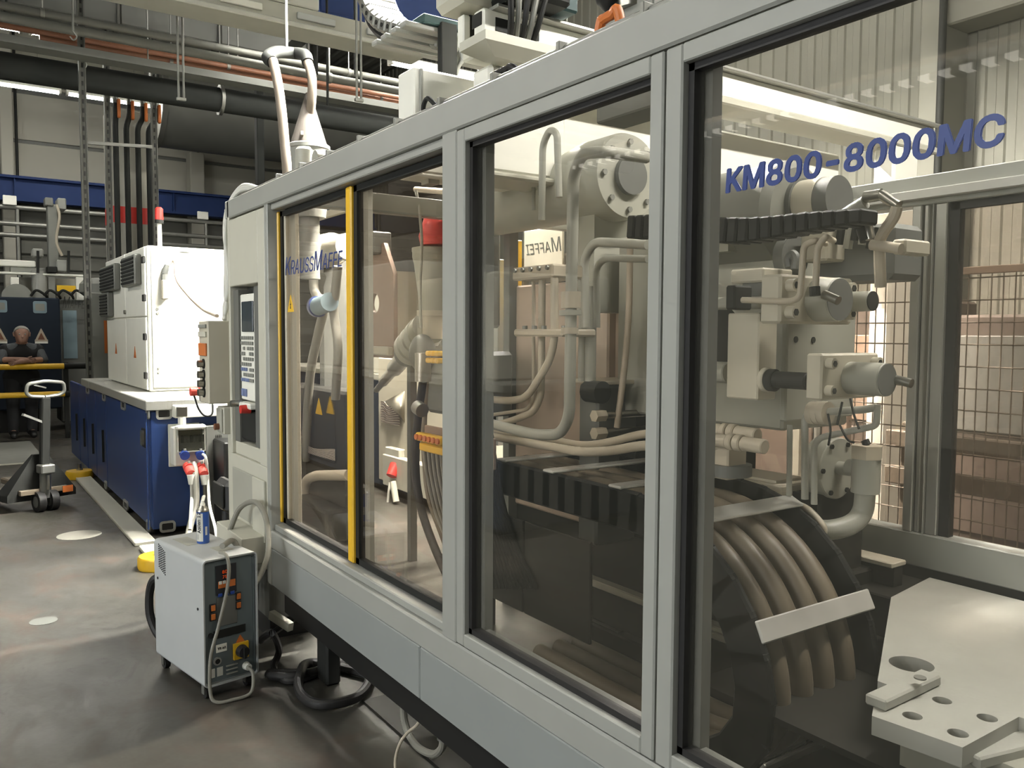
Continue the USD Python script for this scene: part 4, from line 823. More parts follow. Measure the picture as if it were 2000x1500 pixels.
# person leaning with folded arms on the upper rail, facing the camera (+x)
def person():
    c = X(44, 700, xr - .15); yc = c[1]; x0 = xr - .22; zr = z1 + .042
    J = lambda x, y, z: V(x0 + x, yc + y, z)
    t = T('person', 'person with short grey hair and dark vest leaning on the yellow barrier with folded arms', 'person')
    sh = zr + .20; hp = .92
    jt = {'hipL': (J(-.22, -.11, hp), .115), 'hipR': (J(-.22, .11, hp), .115), 'waist': (J(-.17, 0, hp + .18), .12), 'chL': (J(-.06, -.12, sh - .09), .115), 'chR': (J(-.06, .12, sh - .09), .115),
          'shL': (J(-.03, -.205, sh), .065), 'shR': (J(-.03, .205, sh), .065), 'elL': (J(.06, -.27, zr + .055), .047), 'elR': (J(.06, .27, zr + .055), .047), 'wrL': (J(.22, .02, zr + .06), .034), 'wrR': (J(.25, -.04, zr + .035), .034),
          'neck': (J(.0, 0, sh + .07), .058), 'skull': (J(.07, 0, sh + .235), .098), 'jaw': (J(.12, 0, sh + .15), .062), 'back': (J(.03, 0, sh + .23), .094),
          'knL': (J(-.2, -.12, .5), .07), 'knR': (J(-.2, .12, .5), .07), 'anL': (J(-.28, -.12, .09), .05), 'anR': (J(-.28, .12, .09), .05), 'toL': (J(-.1, -.13, .045), .042), 'toR': (J(-.1, .13, .045), .042)}
    b = [('neck', 'skull'), ('skull', 'jaw', 'back'), ('chL', 'chR', 'neck'), ('hipL', 'hipR', 'waist'), ('waist', 'chL', 'chR'), ('shL', 'chL'), ('shR', 'chR'), ('shL', 'neck'), ('shR', 'neck'), ('shL', 'elL'), ('elL', 'wrL'), ('shR', 'elR'), ('elR', 'wrR'),
         ('hipL', 'knL'), ('knL', 'anL'), ('anL', 'toL'), ('hipR', 'knR'), ('knR', 'anR'), ('anR', 'toR')]
    for s, w, d in (('L', 'wrL', V(.015, 1, -.1)), ('R', 'wrR', V(.01, -1, -.15))):       # palms and five curled fingers each
        p = jt[w][0]; d = unit(d); o = V(.03, 0, -.02)
        jt['pa' + s] = (p + d * .07 + V(.0, 0, -.005), .03); b.append((w, 'pa' + s))
        for k in range(4):
            q = p + d * .085 + V(.012, 0, .028 - .02 * k); jt['f%d0' % k + s] = (q, .0095); jt['f%d1' % k + s] = (q + d * (.036 + .006 * (k in (1, 2))) + V(-.004, 0, 0), .009); jt['f%d2' % k + s] = (q + d * (.05 + .01 * (k in (1, 2))) + V(-.026, 0, -.006), .008)
            b += [('f%d0' % k + s, 'f%d1' % k + s), ('f%d1' % k + s, 'f%d2' % k + s), ('pa' + s, 'f%d0' % k + s)]
        q = p + d * .04 + V(.01, 0, .03); jt['t0' + s] = (q, .012); jt['t1' + s] = (q + d * .04 + V(.01, 0, .02), .0105); b += [('pa' + s, 't0' + s), ('t0' + s, 't1' + s)]
    hd = jt['skull'][0]
    jt['nose0'] = (hd + V(.088, 0, -.015), .012); jt['nose1'] = (hd + V(.108, 0, -.05), .016); b.append(('nose0', 'nose1'))
    for s, y in (('L', -.098), ('R', .098)): jt['ear' + s] = (hd + V(-.005, y, -.03), .014); jt['eara' + s] = (hd + V(-.015, y * 1.04, .012), .014); b.append(('ear' + s, 'eara' + s))
    jt['collar'] = (J(.0, 0, sh + .045), .062)
    m = body(jt, b, .018, 5); k = t.p('body', m, 'skin', smooth=True)
    for y in (-.036, .036): e = t.p('eye', ball(hd + V(.088, y, -.008), .012, 1), 'cable_white'); t.p('pupil', ball(hd + V(.098, y, -.010), .005, 1), 'ink', of=e)
    t.p('mouth', ball(hd + V(.098, 0, -.094), .022, 1, (.3, 1, .2)), 'socket_red')
    hm = trimesh.creation.icosphere(3, .106); hm.apply_translation(hd + V(-.022, 0, .012)); hm = hm.slice_plane(hd + V(.03, 0, .045), unit(V(-.75, 0, .62)), cap=True); t.p('hair', hm, 'hair', smooth=True)
    cl = lambda names, g, bb: body({n: (jt[n][0], jt[n][1] + g) for n in names}, bb, .03, 4)
    t.p('shirt', cl(['shL', 'shR', 'elL', 'elR', 'chL', 'chR', 'collar'], .014, [('shL', 'shR', 'collar'), ('collar', 'chL', 'chR'), ('shL', 'elL'), ('shR', 'elR'), ('shL', 'chL'), ('shR', 'chR'), ('chL', 'chR')]), 'shirt', smooth=True)
    t.p('vest', cl(['chL', 'chR', 'waist', 'hipL', 'hipR', 'collar', 'shL', 'shR'], .022, [('chL', 'chR', 'waist'), ('waist', 'hipL', 'hipR'), ('chL', 'shL'), ('chR', 'shR'), ('chL', 'chR', 'collar')]), 'vest', smooth=True)
    t.p('trousers', cl(['hipL', 'hipR', 'knL', 'knR', 'anL', 'anR'], .018, [('hipL', 'hipR'), ('hipL', 'knL'), ('knL', 'anL'), ('hipR', 'knR'), ('knR', 'anR')]), 'trousers', smooth=True)
    for s in 'LR': t.p('shoe', cl(['an' + s, 'to' + s], .004, [('an' + s, 'to' + s)]).slice_plane([0, 0, .002], [0, 0, 1], cap=True).slice_plane([0, 0, .11], [0, 0, -1], cap=True), 'black', smooth=True)
    t.done()
person()

# ------------------------------------------------------------------ pallet truck
t = T('pallet_truck', 'dark hand pallet truck parked with its handle upright', 'pallet truck')
c = Z(92, 998, 0); PX = unit(V(-1., -.32, 0)); PY = V(-PX[1], PX[0], 0)        # forks run along PX
pk = lambda a, b, z: c + PX * a + PY * b + UP * z
def pbx(a0, a1, b0, b1, z0, z1, bev=.004): return place(bx(a0, a1, b0, b1, z0, z1, bev), c, PX, PY, UP)
for b in (-.055, .055): k = t.p('steer_wheel', cyl(pk(.02, b - .03, .09), pk(.02, b + .03, .09), .09), 'rubber'); t.p('wheel_hub', cyl(pk(.02, b - .032, .09), pk(.02, b + .032, .09), .05), 'mid_grey', of=k)
t.p('pump', cyl(pk(.02, 0, .12), pk(.02, 0, .36), .045), 'zinc'); t.p('pump_head', pbx(-.06, .06, -.06, .06, .34, .42, .01), 'zinc'); t.p('pump_valve', cyl(pk(-.05, 0, .2), pk(-.05, 0, .33), .02), 'steel')
pl = hull([pk(.1, -.06, .50), pk(.1, .06, .50), pk(.14, -.06, .50), pk(.14, .06, .50), pk(.08, -.29, .16), pk(.08, .29, .16), pk(.3, -.29, .16), pk(.3, .29, .16), pk(.08, -.29, .1), pk(.08, .29, .1), pk(.3, -.29, .1), pk(.3, .29, .1)])
t.p('front_plate', pl, 'dark'); t.p('cross_bar', pbx(.03, .08, -.2, .2, .155, .2), 'hose_brown'); t.p('orange_sticker', pbx(.024, .03, -.24, -.15, .14, .2, .001), 'orange')
for b in (-.19, .19):
    k = t.p('fork', pbx(.25, 1.3, b - .08, b + .08, .08, .14, .012), 'hose_brown'); t.p('load_roller', cyl(pk(1.15, b - .04, .04), pk(1.15, b + .04, .04), .04), 'cream', of=k)
t.p('tiller', bar(pk(.03, 0, .38), pk(-.03, 0, 1.02), .075, .06, PX, .01), 'dark')
L = [pk(-.03, 0, 1.02), pk(-.03, -.12, 1.03), pk(-.04, -.16, 1.06), pk(-.05, -.15, 1.14), pk(-.05, .0, 1.16), pk(-.05, .15, 1.14), pk(-.04, .16, 1.06), pk(-.03, .12, 1.03), pk(-.03, .01, 1.02)]
t.p('handle_loop', sweep(soft(L, .03), .016, 10), 'zinc'); t.p('release_lever', bar(pk(-.05, .0, 1.1), pk(-.05, .1, 1.13), .012, .012), 'mid_grey'); t.p('tiller_brace', bar(pk(-.02, .03, .8), pk(-.06, .2, .88), .025, .02), 'mid_grey'); t.done()

# ------------------------------------------------------------------ suction hoses and loader on top of the machine
t = T('hopper_loader', 'pale grey suction hopper loader rising above the enclosure at left', 'hopper loader')
yl = 2.3; c = Y(603, 300, yl); r = np.linalg.norm(Y(603, 340, yl) - Y(603, 300, yl)); z0, z1_ = c[2] - .45, Y(603, 283, yl)[2]
t.p('vessel', lathe([(r * .8, -.5), (r, -.3), (r, 0), (r * 1.05, .005), (r * 1.05, .03), (r * .98, .035), (r * .95, .04), (0, .045)], V(c[0], yl, z1_ - .04), UP), 'grey'); t.p('filter_cone', lathe([(r * .9, 0), (r * .12, .38), (0, .39)], V(c[0], yl, z1_), UP), 'cone_cloth', 'brownish filter cone')
q = Y(594, 312, yl - .35); t.p('side_pot', lathe([(.045, -.3), (.055, -.02), (.055, .06), (.04, .08), (0, .085)], V(q[0], yl - .35, q[2]), UP), 'pipe_grey'); q = Y(630, 305, yl - .35); t.p('motor', cyl(V(q[0], yl - .4, q[2] - .02), V(q[0], yl - .25, q[2] - .02), .05), 'pipe_grey'); t.p('lid_clamp', bar(V(c[0] - r, yl - .02, z1_ + .02), V(c[0] + r * .9, yl - .1, z1_ + .05), .02, .03), 'hose_dim'); t.p('support', cyl((c[0], yl, 2.0), (c[0], yl, z1_ - .5), r * .5), 'grey'); t.done()
yh = 2.0
P = [Y(u, v, yh) for u, v in ((533, 118), (537, 135), (544, 170), (551, 225), (556, 280), (561, 345))]
one('suction_hose', 'long tan suction hose hanging down left of the loader', 'hose', hose(P + [P[-1] - V(0, 0, .5)], .034, 12), 'hose_dim')
P = [Y(u, v, yl) for u, v in ((600, 118), (609, 150), (609, 190), (604, 240), (601, 283))]
one('suction_hose', 'tan suction hose running down into the hopper loader', 'hose', hose(P, .034, 12), 'hose_dim')
t = T('hose_arch', 'grey pipe arch under the roof from which the tan hoses hang', 'pipe')
t.p('pipe', hose([Y(533, 122, yh), Y(523, 112, yh), Y(540, 102, yh + .1), Y(575, 104, yl), Y(596, 108, yl), Y(601, 122, yl)], .045, 12), 'dark'); t.p('hanger_rod', cyl(Y(560, 102, 2.2), Y(560, 102, 2.2) + V(0, 0, 4.), .01, n=6), 'zinc'); t.done()
# white roof cabinet
yc = 1.85; p = Y(777, 146, yc); q = Y(810, 139, yc); zc = p[2]; xw = q[0]; ye = X(1640, 330, xw)[1]
t = T('roof_cabinet', 'large white cabinet standing up above the enclosure, overexposed end face', 'cabinet')
t.p('body', bx(p[0], xw - .01, yc, ye, 2.34, zc, .008), 'white'); t.p('end_cover', bx(xw - .01, xw, yc + .04, ye - .01, 2.36, zc - .012, .004), 'white'); t.p('corner_trim', bx(xw - .02, xw + .004, yc + .03, yc + .04, 2.35, zc - .01), 'frame')
t.p('support_frame', bx(p[0] + .05, xw - .05, yc + .1, yc + .16, 2.318, 2.34), 'machine_grey'); t.p('support_frame', bx(p[0] + .05, xw - .05, ye - .3, ye - .2, 0, 2.34), 'machine_grey'); t.done()
c = Y(838, 212, 1.36); one('cable_loop', 'short dark cable loop sticking up from the top rail', 'cable', hose([V(c[0] - .04, 1.37, ZT + .015), c + V(-.04, 0, .01), Y(835, 192, 1.36), c + V(.05, 0, -.0), V(c[0] + .1, 1.37, ZT + .015)], .008), 'dark')
P = [Y(965, 155, 1.45), Y(975, 143, 1.45), Y(990, 136, 1.45), Y(1004, 134, 1.45)]
one('cable_loop', 'black cable arch behind the top rail under the robot', 'cable', hose([P[0] - V(.03, 0, .1)] + P + [P[-1] + V(.12, 0, -.1)], .012), 'black')
P = [Y(1172, 52, 1.5), Y(1180, 38, 1.5), Y(1195, 29, 1.5), Y(1209, 28, 1.5)]
one('cable_loop', 'orange cable arch on the top rail right of the robot', 'cable', hose([P[0] - V(.03, 0, .15)] + P + [P[-1] + V(.04, 0, -.2)], .014), 'orange')
# linear robot: white beam over the machine on a pedestal, drag chain and carriage
yb_ = 2.1; p = Y(943, 12, yb_); q = Y(943, 72, yb_); xb_ = p[0]; z0, z1_ = q[2] - .02, p[2]; yend = X(1825, 262, xb_)[1]
t = T('linear_robot', 'white linear robot with a long beam across the machine and a pedestal', 'robot')
xl = Y(924, 25, yb_)[0]
t.p('beam', bx(xl, xb_, yb_, yend, z0, z1_, .012), 'white'); t.p('beam_ledge', bx(xb_ - .03, xb_ + .05, yb_ + .05, yend, z1_ - .005, z1_ + .012, .004), 'alu'); t.p('beam_lip', bx(xl - .1, xb_ + .06, yb_ - .0, yend - .05, z0 - .05, z0, .01), 'cream', 'cream underside lip')
for k, (u, v, w, h) in enumerate(((932, 40, .05, .06),)): c = Y(u, v, yb_); t.p('grip_slot', bx(c[0] - .04, c[0] + .04, yb_ - .004, yb_, c[2] - .03, c[2] + .03), 'dark')
c = X(978, 45, xb_); t.p('grip_slot', bx(xb_, xb_ + .004, c[1] - .03, c[1] + .22, c[2] - .04, c[2] + .02), 'dark')
f0, f1 = Y(905, 80, yb_ - .1), Y(956, 66, yb_ - .1)
fl = t.p('flange', hull(list(bx(f0[0], f1[0], yb_ - .12, yb_ + .55, z0 - .07, z0 - .03).vertices) + list(bx(f0[0] + .08, f1[0] - .05, yb_ - .04, yb_ + .5, z0 - .12, z0 - .115).vertices)), 'cream', 'cream flared flange')
ca, cb = Y(921, 110, yb_)[0], Y(957, 110, yb_)[0]
t.p('pedestal', bx(ca, cb, yb_, yb_ + .45, 2.34, z0 - .11, .02), 'white'); t.p('pedestal', bx(ca, cb, yend - .6, yend - .3, 0, z0 - .05, .02), 'white')
t.p('pedestal_foot', bx(ca - .05, cb + .05, yb_ - .02, yb_ + .5, 2.31, 2.34, .01), 'cream')
# things above: post, cream housing, carriage, dark rail
m, n = Y(903, 0, yb_ + .05), Y(924, 74, yb_ + .05); t.p('post', bx(m[0], n[0], yb_ + .03, yb_ + .16, n[2], m[2] + .6, .006), 'dark', 'dark vertical post'); m, n = Y(893, 34, yb_ - .02), Y(905, 88, yb_ - .02); t.p('post_cover', bx(m[0], n[0], yb_ - .02, yb_ + .02, n[2], m[2], .006), 'white')
m, n = Y(846, 0, yb_ - .1), Y(903, 38, yb_ - .1); xx = n[0]; t.p('drive_housing', bx(m[0], xx, yb_ - .1, yb_ + .35, Y(850, 30, yb_ - .1)[2], m[2] + .6, .03), 'cream', 'cream drive housing')
c = X(1000, 20, xb_); k = t.p('carriage', bx(xb_ - .3, xb_ + .18, c[1] - .1, c[1] + .22, z1_ + .02, z1_ + .5, .02), 'dark'); d = X(1015, 35, xb_ + .2)
for i in range(5): t.p('carriage_hose', hose([d + V(0, -.1 + .05 * i, .5), d + V(.05, -.1 + .06 * i, .25), d + V(.02, -.06 + .04 * i, .02), d + V(-.05, -.02 + .03 * i, -.1)], .014), 'zinc' if i % 2 else 'black', of=k)
a, b = X(1030, 30, xb_), X(1100, 45, xb_); t.p('rail_cover', bx(xb_ - .05, xb_ + .12, a[1], b[1], z1_ + .03, z1_ + .14, .01), 'green_dark', 'dark rail cover'); t.p('rail_block', bx(xb_ - .05, xb_ + .14, b[1] - .16, b[1] + .02, z1_ + .1, z1_ + .2, .01), 'zinc'); t.done()
# cylinders standing on the rail right of the robot
t = T('air_unit', 'dark and silver air valve unit behind the top rail right of the robot', 'valve unit')
yq = 1.75; a, b = Y(1190, 25, yq), Y(1190, -40, yq); t.p('filter_bowl', lathe([(.01, 0), (.04, .03), (.05, .06), (.05, .2), (.03, .22), (.03, .4)], a, UP), 'black'); a = Y(1215, 30, yq); t.p('bracket', bx(a[0] - .02, a[0] + .03, yq, yq + .05, a[2] - .1, a[2] + .4), 'grey'); a = Y(1236, 18, yq); t.p('cylinder', cyl(a, a + UP * .45, .045), 'steel'); a = Y(1262, 12, yq); t.p('cylinder', cyl(a, a + UP * .45, .02), 'steel')
a = Y(1200, 34, yq); t.p('mounting_plate', bx(a[0] - .06, Y(1262, 20, yq)[0] + .05, yq - .02, yq + .1, ZT - .05, a[2] + .02, .005), 'grey'); t.done()
# drag chain curving down from the crane side
t = T('drag_chain', 'grey segmented drag chain curving down beside the robot', 'drag chain')
yk = 2.5; C = spline([Y(u, v, yk) for u, v in ((728, -25), (735, 0), (748, 30), (770, 52), (800, 62), (850, 78), (905, 92))], 10)
d = np.r_[0, np.cumsum(np.linalg.norm(np.diff(C, axis=0), axis=1))]; n = 16; D = np.linspace(0, d[-1], n + 1); Q = np.stack([np.interp(D, d, C[:, i]) for i in range(3)], 1)
for a, b in zip(Q[:-1], Q[1:]):
    dd = b - a; k = t.p('chain_link', bar(a - dd * .06, b + dd * .06, .26, .10, np.cross(dd, V(0, 1, 0)), .02), 'zinc'); mid = (a + b) / 2; up = unit(np.cross(dd, V(0, 1, 0)))
    t.p('link_pin', cyl(mid - V(0, .135, 0), mid + V(0, .135, 0), .015, n=8), 'dark', of=k)
t.p('chain_cable', hose([Q[0] + V(-.1, -.05, 0), Q[4] + V(-.09, -.05, -.03), Q[8] + V(-.02, -.05, -.09), Q[11] + V(0, -.05, -.08)], .03), 'black'); t.done()
t = T('chain_trough', 'dark metal trough with cross bars under the drag chain', 'chain trough')
p, q = Y(826, 100, 2.45), Y(905, 108, 2.45); t.p('trough', bx(p[0], q[0], 2.2, 2.9, p[2] - .02, p[2] + .03, .006), 'green_dark')
for k in range(4): x = p[0] + (q[0] - p[0]) * (k + .2) / 4; t.p('cross_bar', bx(x, x + .07, 2.1, 2.95, p[2] - .05, p[2] - .02, .005), 'frame')
t.p('bracket', bx(q[0] - .03, q[0] + .02, 2.3, 2.4, p[2] - .6, p[2], .005), 'dark'); t.done()
a = Y(903, 97, 2.42); b = Y(885, 150, 2.42)
t = T('cable_bundle', 'bundle of white cables hanging from the chain trough beside the pedestal', 'cables')
for k in range(4): t.p('cable', hose([a + V(-.02 + .015 * k, 0, 0), (a + b) / 2 + V(-.03 + .02 * k, .02, .02), b + V(-.02 + .018 * k, 0, 0), b + V(0, 0, -.3)], .012), 'cable_white')
t.done()
# ================================================================== INSIDE THE ENCLOSURE: the injection unit
def rect_on(y, u0, v0, u1, v1):
    a, b = Y(u0, v0, y), Y(u1, v1, y); return min(a[0], b[0]), max(a[0], b[0]), min(a[2], b[2]), max(a[2], b[2])
def rad(u, v, px, y): return np.linalg.norm(Y(u, v + px, y) - Y(u, v, y))
def fpipe(pts, y, r, bend=.09): return pipe([Y(p[0], p[1], p[2] if len(p) > 2 else y) for p in pts], r, bend)
def xcyl(t, name, y, v, u0, u1, px, m, of=None, end=None, b=.004):
    """a cylinder that lies along the machine, its axis through pixel row v at u1"""
    c = Y(u1, v, y); a = Y(u0, v, y)[0]; r = rad(u1, v, px, y); k = t.p(name, cyl(V(a, y, c[2]), V(c[0], y, c[2]), r, n=36, b=b), m, of=of)
    if end: t.p('end_face', cyl(V(c[0], y, c[2]), V(c[0] + .003, y, c[2]), r * .96, n=36), end, of=k if of is None else of)
    return c, r, k
# machine bed: dark trough with pale rails, rear deck and pale base plate
t = T('machine_bed', 'dark machine bed with pale guide strip below the energy chain', 'machine bed')
xq = Z(1150, 1255, .0)[0]
xl_ = Y(1130, 1125, 2.92)[0]; zg = Y(1190, 1145, 2.92)[2]
t.p('bed_block', bx(xl_, XE, 2.96, 3.28, 0, .42, .01), 'bed_dark'); t.p('guide_strip', bx(xl_, XE, 2.90, 2.98, zg - .03, zg + .01, .006), 'machine_beige'); t.p('lower_strip', bx(-2.75, XE, 2.88, 2.94, .20, .23, .004), 'machine_beige'); t.p('bed_front', bx(-2.75, XE, 2.90, 2.92, 0, .20), 'bed_dark')
t.p('rear_deck', bx(-2.4, XE, 2.95, 3.29, .42, .60, .006), 'bed_dark'); t.p('trough_floor', bx(xq, XE, 1.45, 3.2, 0, .012), 'bed_dark')
p = Y(1725, 985, 3.1); t.p('rail_beam', bx(Y(1600, 980, 3.1)[0] - .3, Y(1758, 985, 3.1)[0], 3.06, 3.16, .68, .70, .004), 'machine_beige'); t.p('rail_web', bx(Y(1600, 980, 3.1)[0] - .3, Y(1756, 985, 3.1)[0], 3.08, 3.14, .60, .68), 'bed_dark'); t.done()
zp = .62
q = [Z(u, v, zp) for u, v in ((1690, 1185), (1845, 1119), (2010, 1140), (2100, 1330), (1880, 1462), (1703, 1398))]
t = T('base_plate', 'large pale steel base plate with a round hole at the right end of the machine', 'base plate')
x0, x1, y0, y1 = -1.80, XE - .12, 2.02, 3.27; hx = Z(1780, 1297, zp); pw = Z(1722, 1352, zp); bolt = [Z(*uv, zp) for uv in ((1840, 1368), (1782, 1398), (1928, 1402), (1871, 1432))]
k0 = Z(1690, 1182, zp); k1 = Z(1845, 1119, zp)
poly = sbox(k0[0], min(b[1] for b in bolt) - .2, x1, y1)
e = min(b[1] for b in bolt) - .07
poly = Polygon([(k0[0], 2.9), (k1[0], y1), (x1, y1), (x1, 2.3), (Z(1990, 1400, zp)[0], Z(1990, 1400, zp)[1]), (Z(1880, 1460, zp)[0], Z(1880, 1460, zp)[1]), (Z(1703, 1398, zp)[0], Z(1703, 1398, zp)[1])])
poly = poly.difference(Point(hx[0], hx[1]).buffer(.062)).difference(sbox(pw[0] - .12, pw[1] - .05, pw[0] + .03, pw[1] + .06))
for b in bolt: poly = poly.difference(Point(b[0], b[1]).buffer(.024))
t.p('plate', place(ext(poly, .05), V(0, 0, zp - .05), V(1, 0, 0), V(0, 1, 0), UP), 'plate_white'); t.p('pit', bx(-1.9, x1, 2.05, y1, .42, .44), 'bed_dark')
a, b = Z(1715, 1375, zp), Z(1822, 1325, zp)
t.p('clamp_bar', bar(a + V(.01, -.03, .015), b + V(.01, -.03, .015), .06, .03, UP, .005), 'plate_white'); c = Z(1797, 1325, zp + .05); t.p('cap_screw', cyl(c, c + V(0, 0, .004), .016), 'zinc')
a, b = Z(1888, 1480, zp - .05), Z(2010, 1410, zp - .05)
for k in range(3): o = V(.035 * k, -.05 * k, -.045 * k); t.p('step_plate', bar(a + o, b + o + V(.1, .08, 0), .07, .03, UP, .005), 'plate_white')
t.p('plate_support', bx(-1.2, -.6, 2.1, 2.3, .0, zp - .06), 'machine_grey'); t.done()

# energy chain with four thick hoses and metal cross bars, curling down at its end
t = T('energy_chain', 'wide black energy chain carrying four thick brown hoses, curling down at the right', 'energy chain')
yn, yf = 2.05, 2.60
cx, cz, RX, RT, RB = -2.19, .42, .51, .49, .27
path = [V(-3.35, 0, cz + RT), V(-2.85, 0, cz + RT), V(-2.45, 0, cz + RT)] + [V(cx + RX * math.sin(a), 0, cz + (RT if a < math.pi / 2 else RB) * math.cos(a)) for a in np.radians(np.arange(0, 186, 9))] + [V(-2.6, 0, cz - RB), V(-3.1, 0, cz - RB)]
C = spline(path, 8); d = np.r_[0, np.cumsum(np.linalg.norm(np.diff(C, axis=0), axis=1))]
def at(s): return np.array([np.interp(s, d, C[:, i]) for i in range(3)])
n = int(d[-1] / .105)
for k in range(n):
    a, b = at(k * .105 - .03), at(k * .105 + .135); up = unit(np.cross(b - a, V(0, 1, 0))); up = up if k < 1 or True else up; c = (a + b) / 2 - up * 0
    for y in (yn, yf): t.p('side_link', move(bar(a + V(0, y, 0) - up * -.045, b + V(0, y, 0) - up * -.045, .028, .15, up, .008), 0, 0, 0), 'chain')
for k in range(4):
    y = yn + .10 + .115 * k; off = .045; P = []
    for s in np.arange(0, d[-1], .05): a, b = at(s), at(s + .02); P.append(a + unit(np.cross(b - a, V(0, 1, 0))) * off + V(0, y, 0))
    t.p('chain_hose', sweep(np.array(P), .040, 14), 'hose_brown')
def s_near(x, z, lo=0., hi=99.):
    S = np.linspace(lo, min(hi, d[-1]), 400); return S[np.argmin([np.hypot(at(s)[0] - x, at(s)[2] - z) for s in S])]
stops = [s_near(-3.05, cz + RT, 0, 1), s_near(-2.70, cz + RT, 0, 1), s_near(-2.29, cz + RT, .6, 1.4)] + [s_near(cx + RX * math.sin(q), cz + (RT if q < 1.57 else RB) * math.cos(q), 1.) for q in (.42, 1.12, 1.9, 2.6)]
for s in stops:
    a, b = at(s), at(s + .02); tn = unit(b - a); up = unit(np.cross(tn, V(0, 1, 0))); up = -up if up @ (a - V(cx, 0, cz)) < 0 and a[0] > cx else up
    o = a + up * .118; t.p('cross_bar', place(bx(-.035, .035, yn - .02, yf + .02, 0, .012, .004), o, tn, V(0, 1, 0), up), 'bar_metal', 'bright metal cross bar')
for x in (-3.3, -2.85): t.p('chain_trough', bx(x, x + .44, yn - .03, yn - .015, .40, .80, .004), 'bed_dark')
t.done()

# grey injection housing with end plate, cylinders and shafts
t = T('injection_housing', 'grey injection unit housing with end plate, hydraulic cylinders and shafts', 'injection unit')
yh = 2.62; x0, x1, z0, z1 = rect_on(yh, 1300, 452, 1527, 842)
t.p('housing', bx(-2.95, x1, yh, yh + .42, z0, z1, .01), 'machine_grey')
ye = X(1657, 700, x1)[1]; e = t.p('end_plate', bx(x1, x1 + .03, yh - .02, ye, Y(1527, 822, yh)[2], Y(1527, 600, yh)[2], .006), 'machine_grey')
for u, v in ((1554, 663), (1588, 664), (1600, 700), (1560, 740)): c = X(u, v, x1 + .03); t.p('bolt_hole', cyl(c, c + V(.003, 0, 0), .012), 'dark', of=e)
yw = 2.30; a0, a1, b0, b1 = rect_on(yw, 1421, 612, 1479, 782); t.p('valve_cover', bx(a0, a1, yw, yw + .1, b0, b1, .005), 'machine_beige', 'pale valve cover')
a0, a1, b0, b1 = rect_on(yw, 1426, 527, 1490, 562); c = t.p('terminal_block', bx(a0, a1, yw, yw + .16, b0 + .02, b1, .006), 'machine_beige'); t.p('terminal_base', bx(a0 + .04, a1, yw + .02, yw + .3, b0 - .06, b0 + .02), 'mid_grey', of=c)
ys = 2.32
c, r, k = xcyl(t, 'upper_rod', ys, 590, 1382, 1500, 13, 'machine_grey'); xcyl(t, 'rod_flange', ys, 585, 1366, 1384, 26, 'mid_grey', of=k); xcyl(t, 'rod_nut', ys, 590, 1436, 1456, 16, 'machine_grey', of=k)
xcyl(t, 'pulley', 2.46, 655, 1395, 1408, 60, 'dark', end='dark')
c, r, k = xcyl(t, 'lower_shaft', 2.36, 728, 1372, 1424, 21, 'machine_grey'); xcyl(t, 'shaft_flange', 2.36, 726, 1352, 1374, 36, 'machine_beige', of=k)
yc = 2.34; c, r, k = xcyl(t, 'upper_cylinder', yc, 585, 1535, 1640, 43, 'machine_grey', end='mid_grey')
a0, a1, b0, b1 = rect_on(yc - .16, 1497, 538, 1514, 632); t.p('cylinder_flange', bx(a0, a1 + .04, yc - .19, yc + .19, b0, b1, .008), 'machine_beige', of=k); fx = a1 + .04
for dy in (-.15, .15):
    for z in (b0 + .035, b1 - .035): t.p('flange_bolt', cyl(V(fx, yc + dy, z), V(fx + .03, yc + dy, z), .02, n=12), 'machine_beige', of=k); t.p('bolt_socket', cyl(V(fx + .03, yc + dy, z), V(fx + .032, yc + dy, z), .012, n=6), 'dark', of=k)
xcyl(t, 'cylinder_rod', yc + .14, 588, 1640, 1704, 20, 'machine_grey', end='dark')
t.p('clip', bx(c[0] - .30, c[0] - .26, yc - .19, yc - .1, c[2] - .03, c[2] + .05, .006), 'dark', of=k); p = Y(1609, 575, yc - .16); t.p('clip_lever', cyl(p, p + V(.05, 0, -.02), .014), 'steel', of=k)
yb = 2.26; xcyl(t, 'short_rod', yb, 745, 1502, 1580, 17, 'dark', end='black'); xcyl(t, 'short_rod_flange', yb, 742, 1492, 1502, 24, 'machine_beige'); xcyl(t, 'short_rod_collar', yb, 743, 1502, 1516, 22, 'dark')
yl = 2.36; c, r, k = xcyl(t, 'lower_cylinder', yl, 742, 1622, 1732, 33, 'pipe_grey', end='mid_grey')
a0, a1, b0, b1 = rect_on(yl - .1, 1594, 690, 1606, 780); t.p('cylinder_flange', bx(a0, a1 + .03, yl - .15, yl + .15, b0, b1, .006), 'machine_beige', of=k); fx = a1 + .03
for dy in (-.12, .12):
    for z in (b0 + .03, b1 - .03): t.p('flange_bolt', cyl(V(fx, yl + dy, z), V(fx + .025, yl + dy, z), .017, n=12), 'machine_beige', of=k); t.p('bolt_socket', cyl(V(fx + .025, yl + dy, z), V(fx + .027, yl + dy, z), .01, n=6), 'dark', of=k)
t.p('bleed_screw', cyl(V(c[0], yl + .05, c[2]), V(c[0] + .05, yl + .05, c[2] - .01), .014), 'steel', of=k)
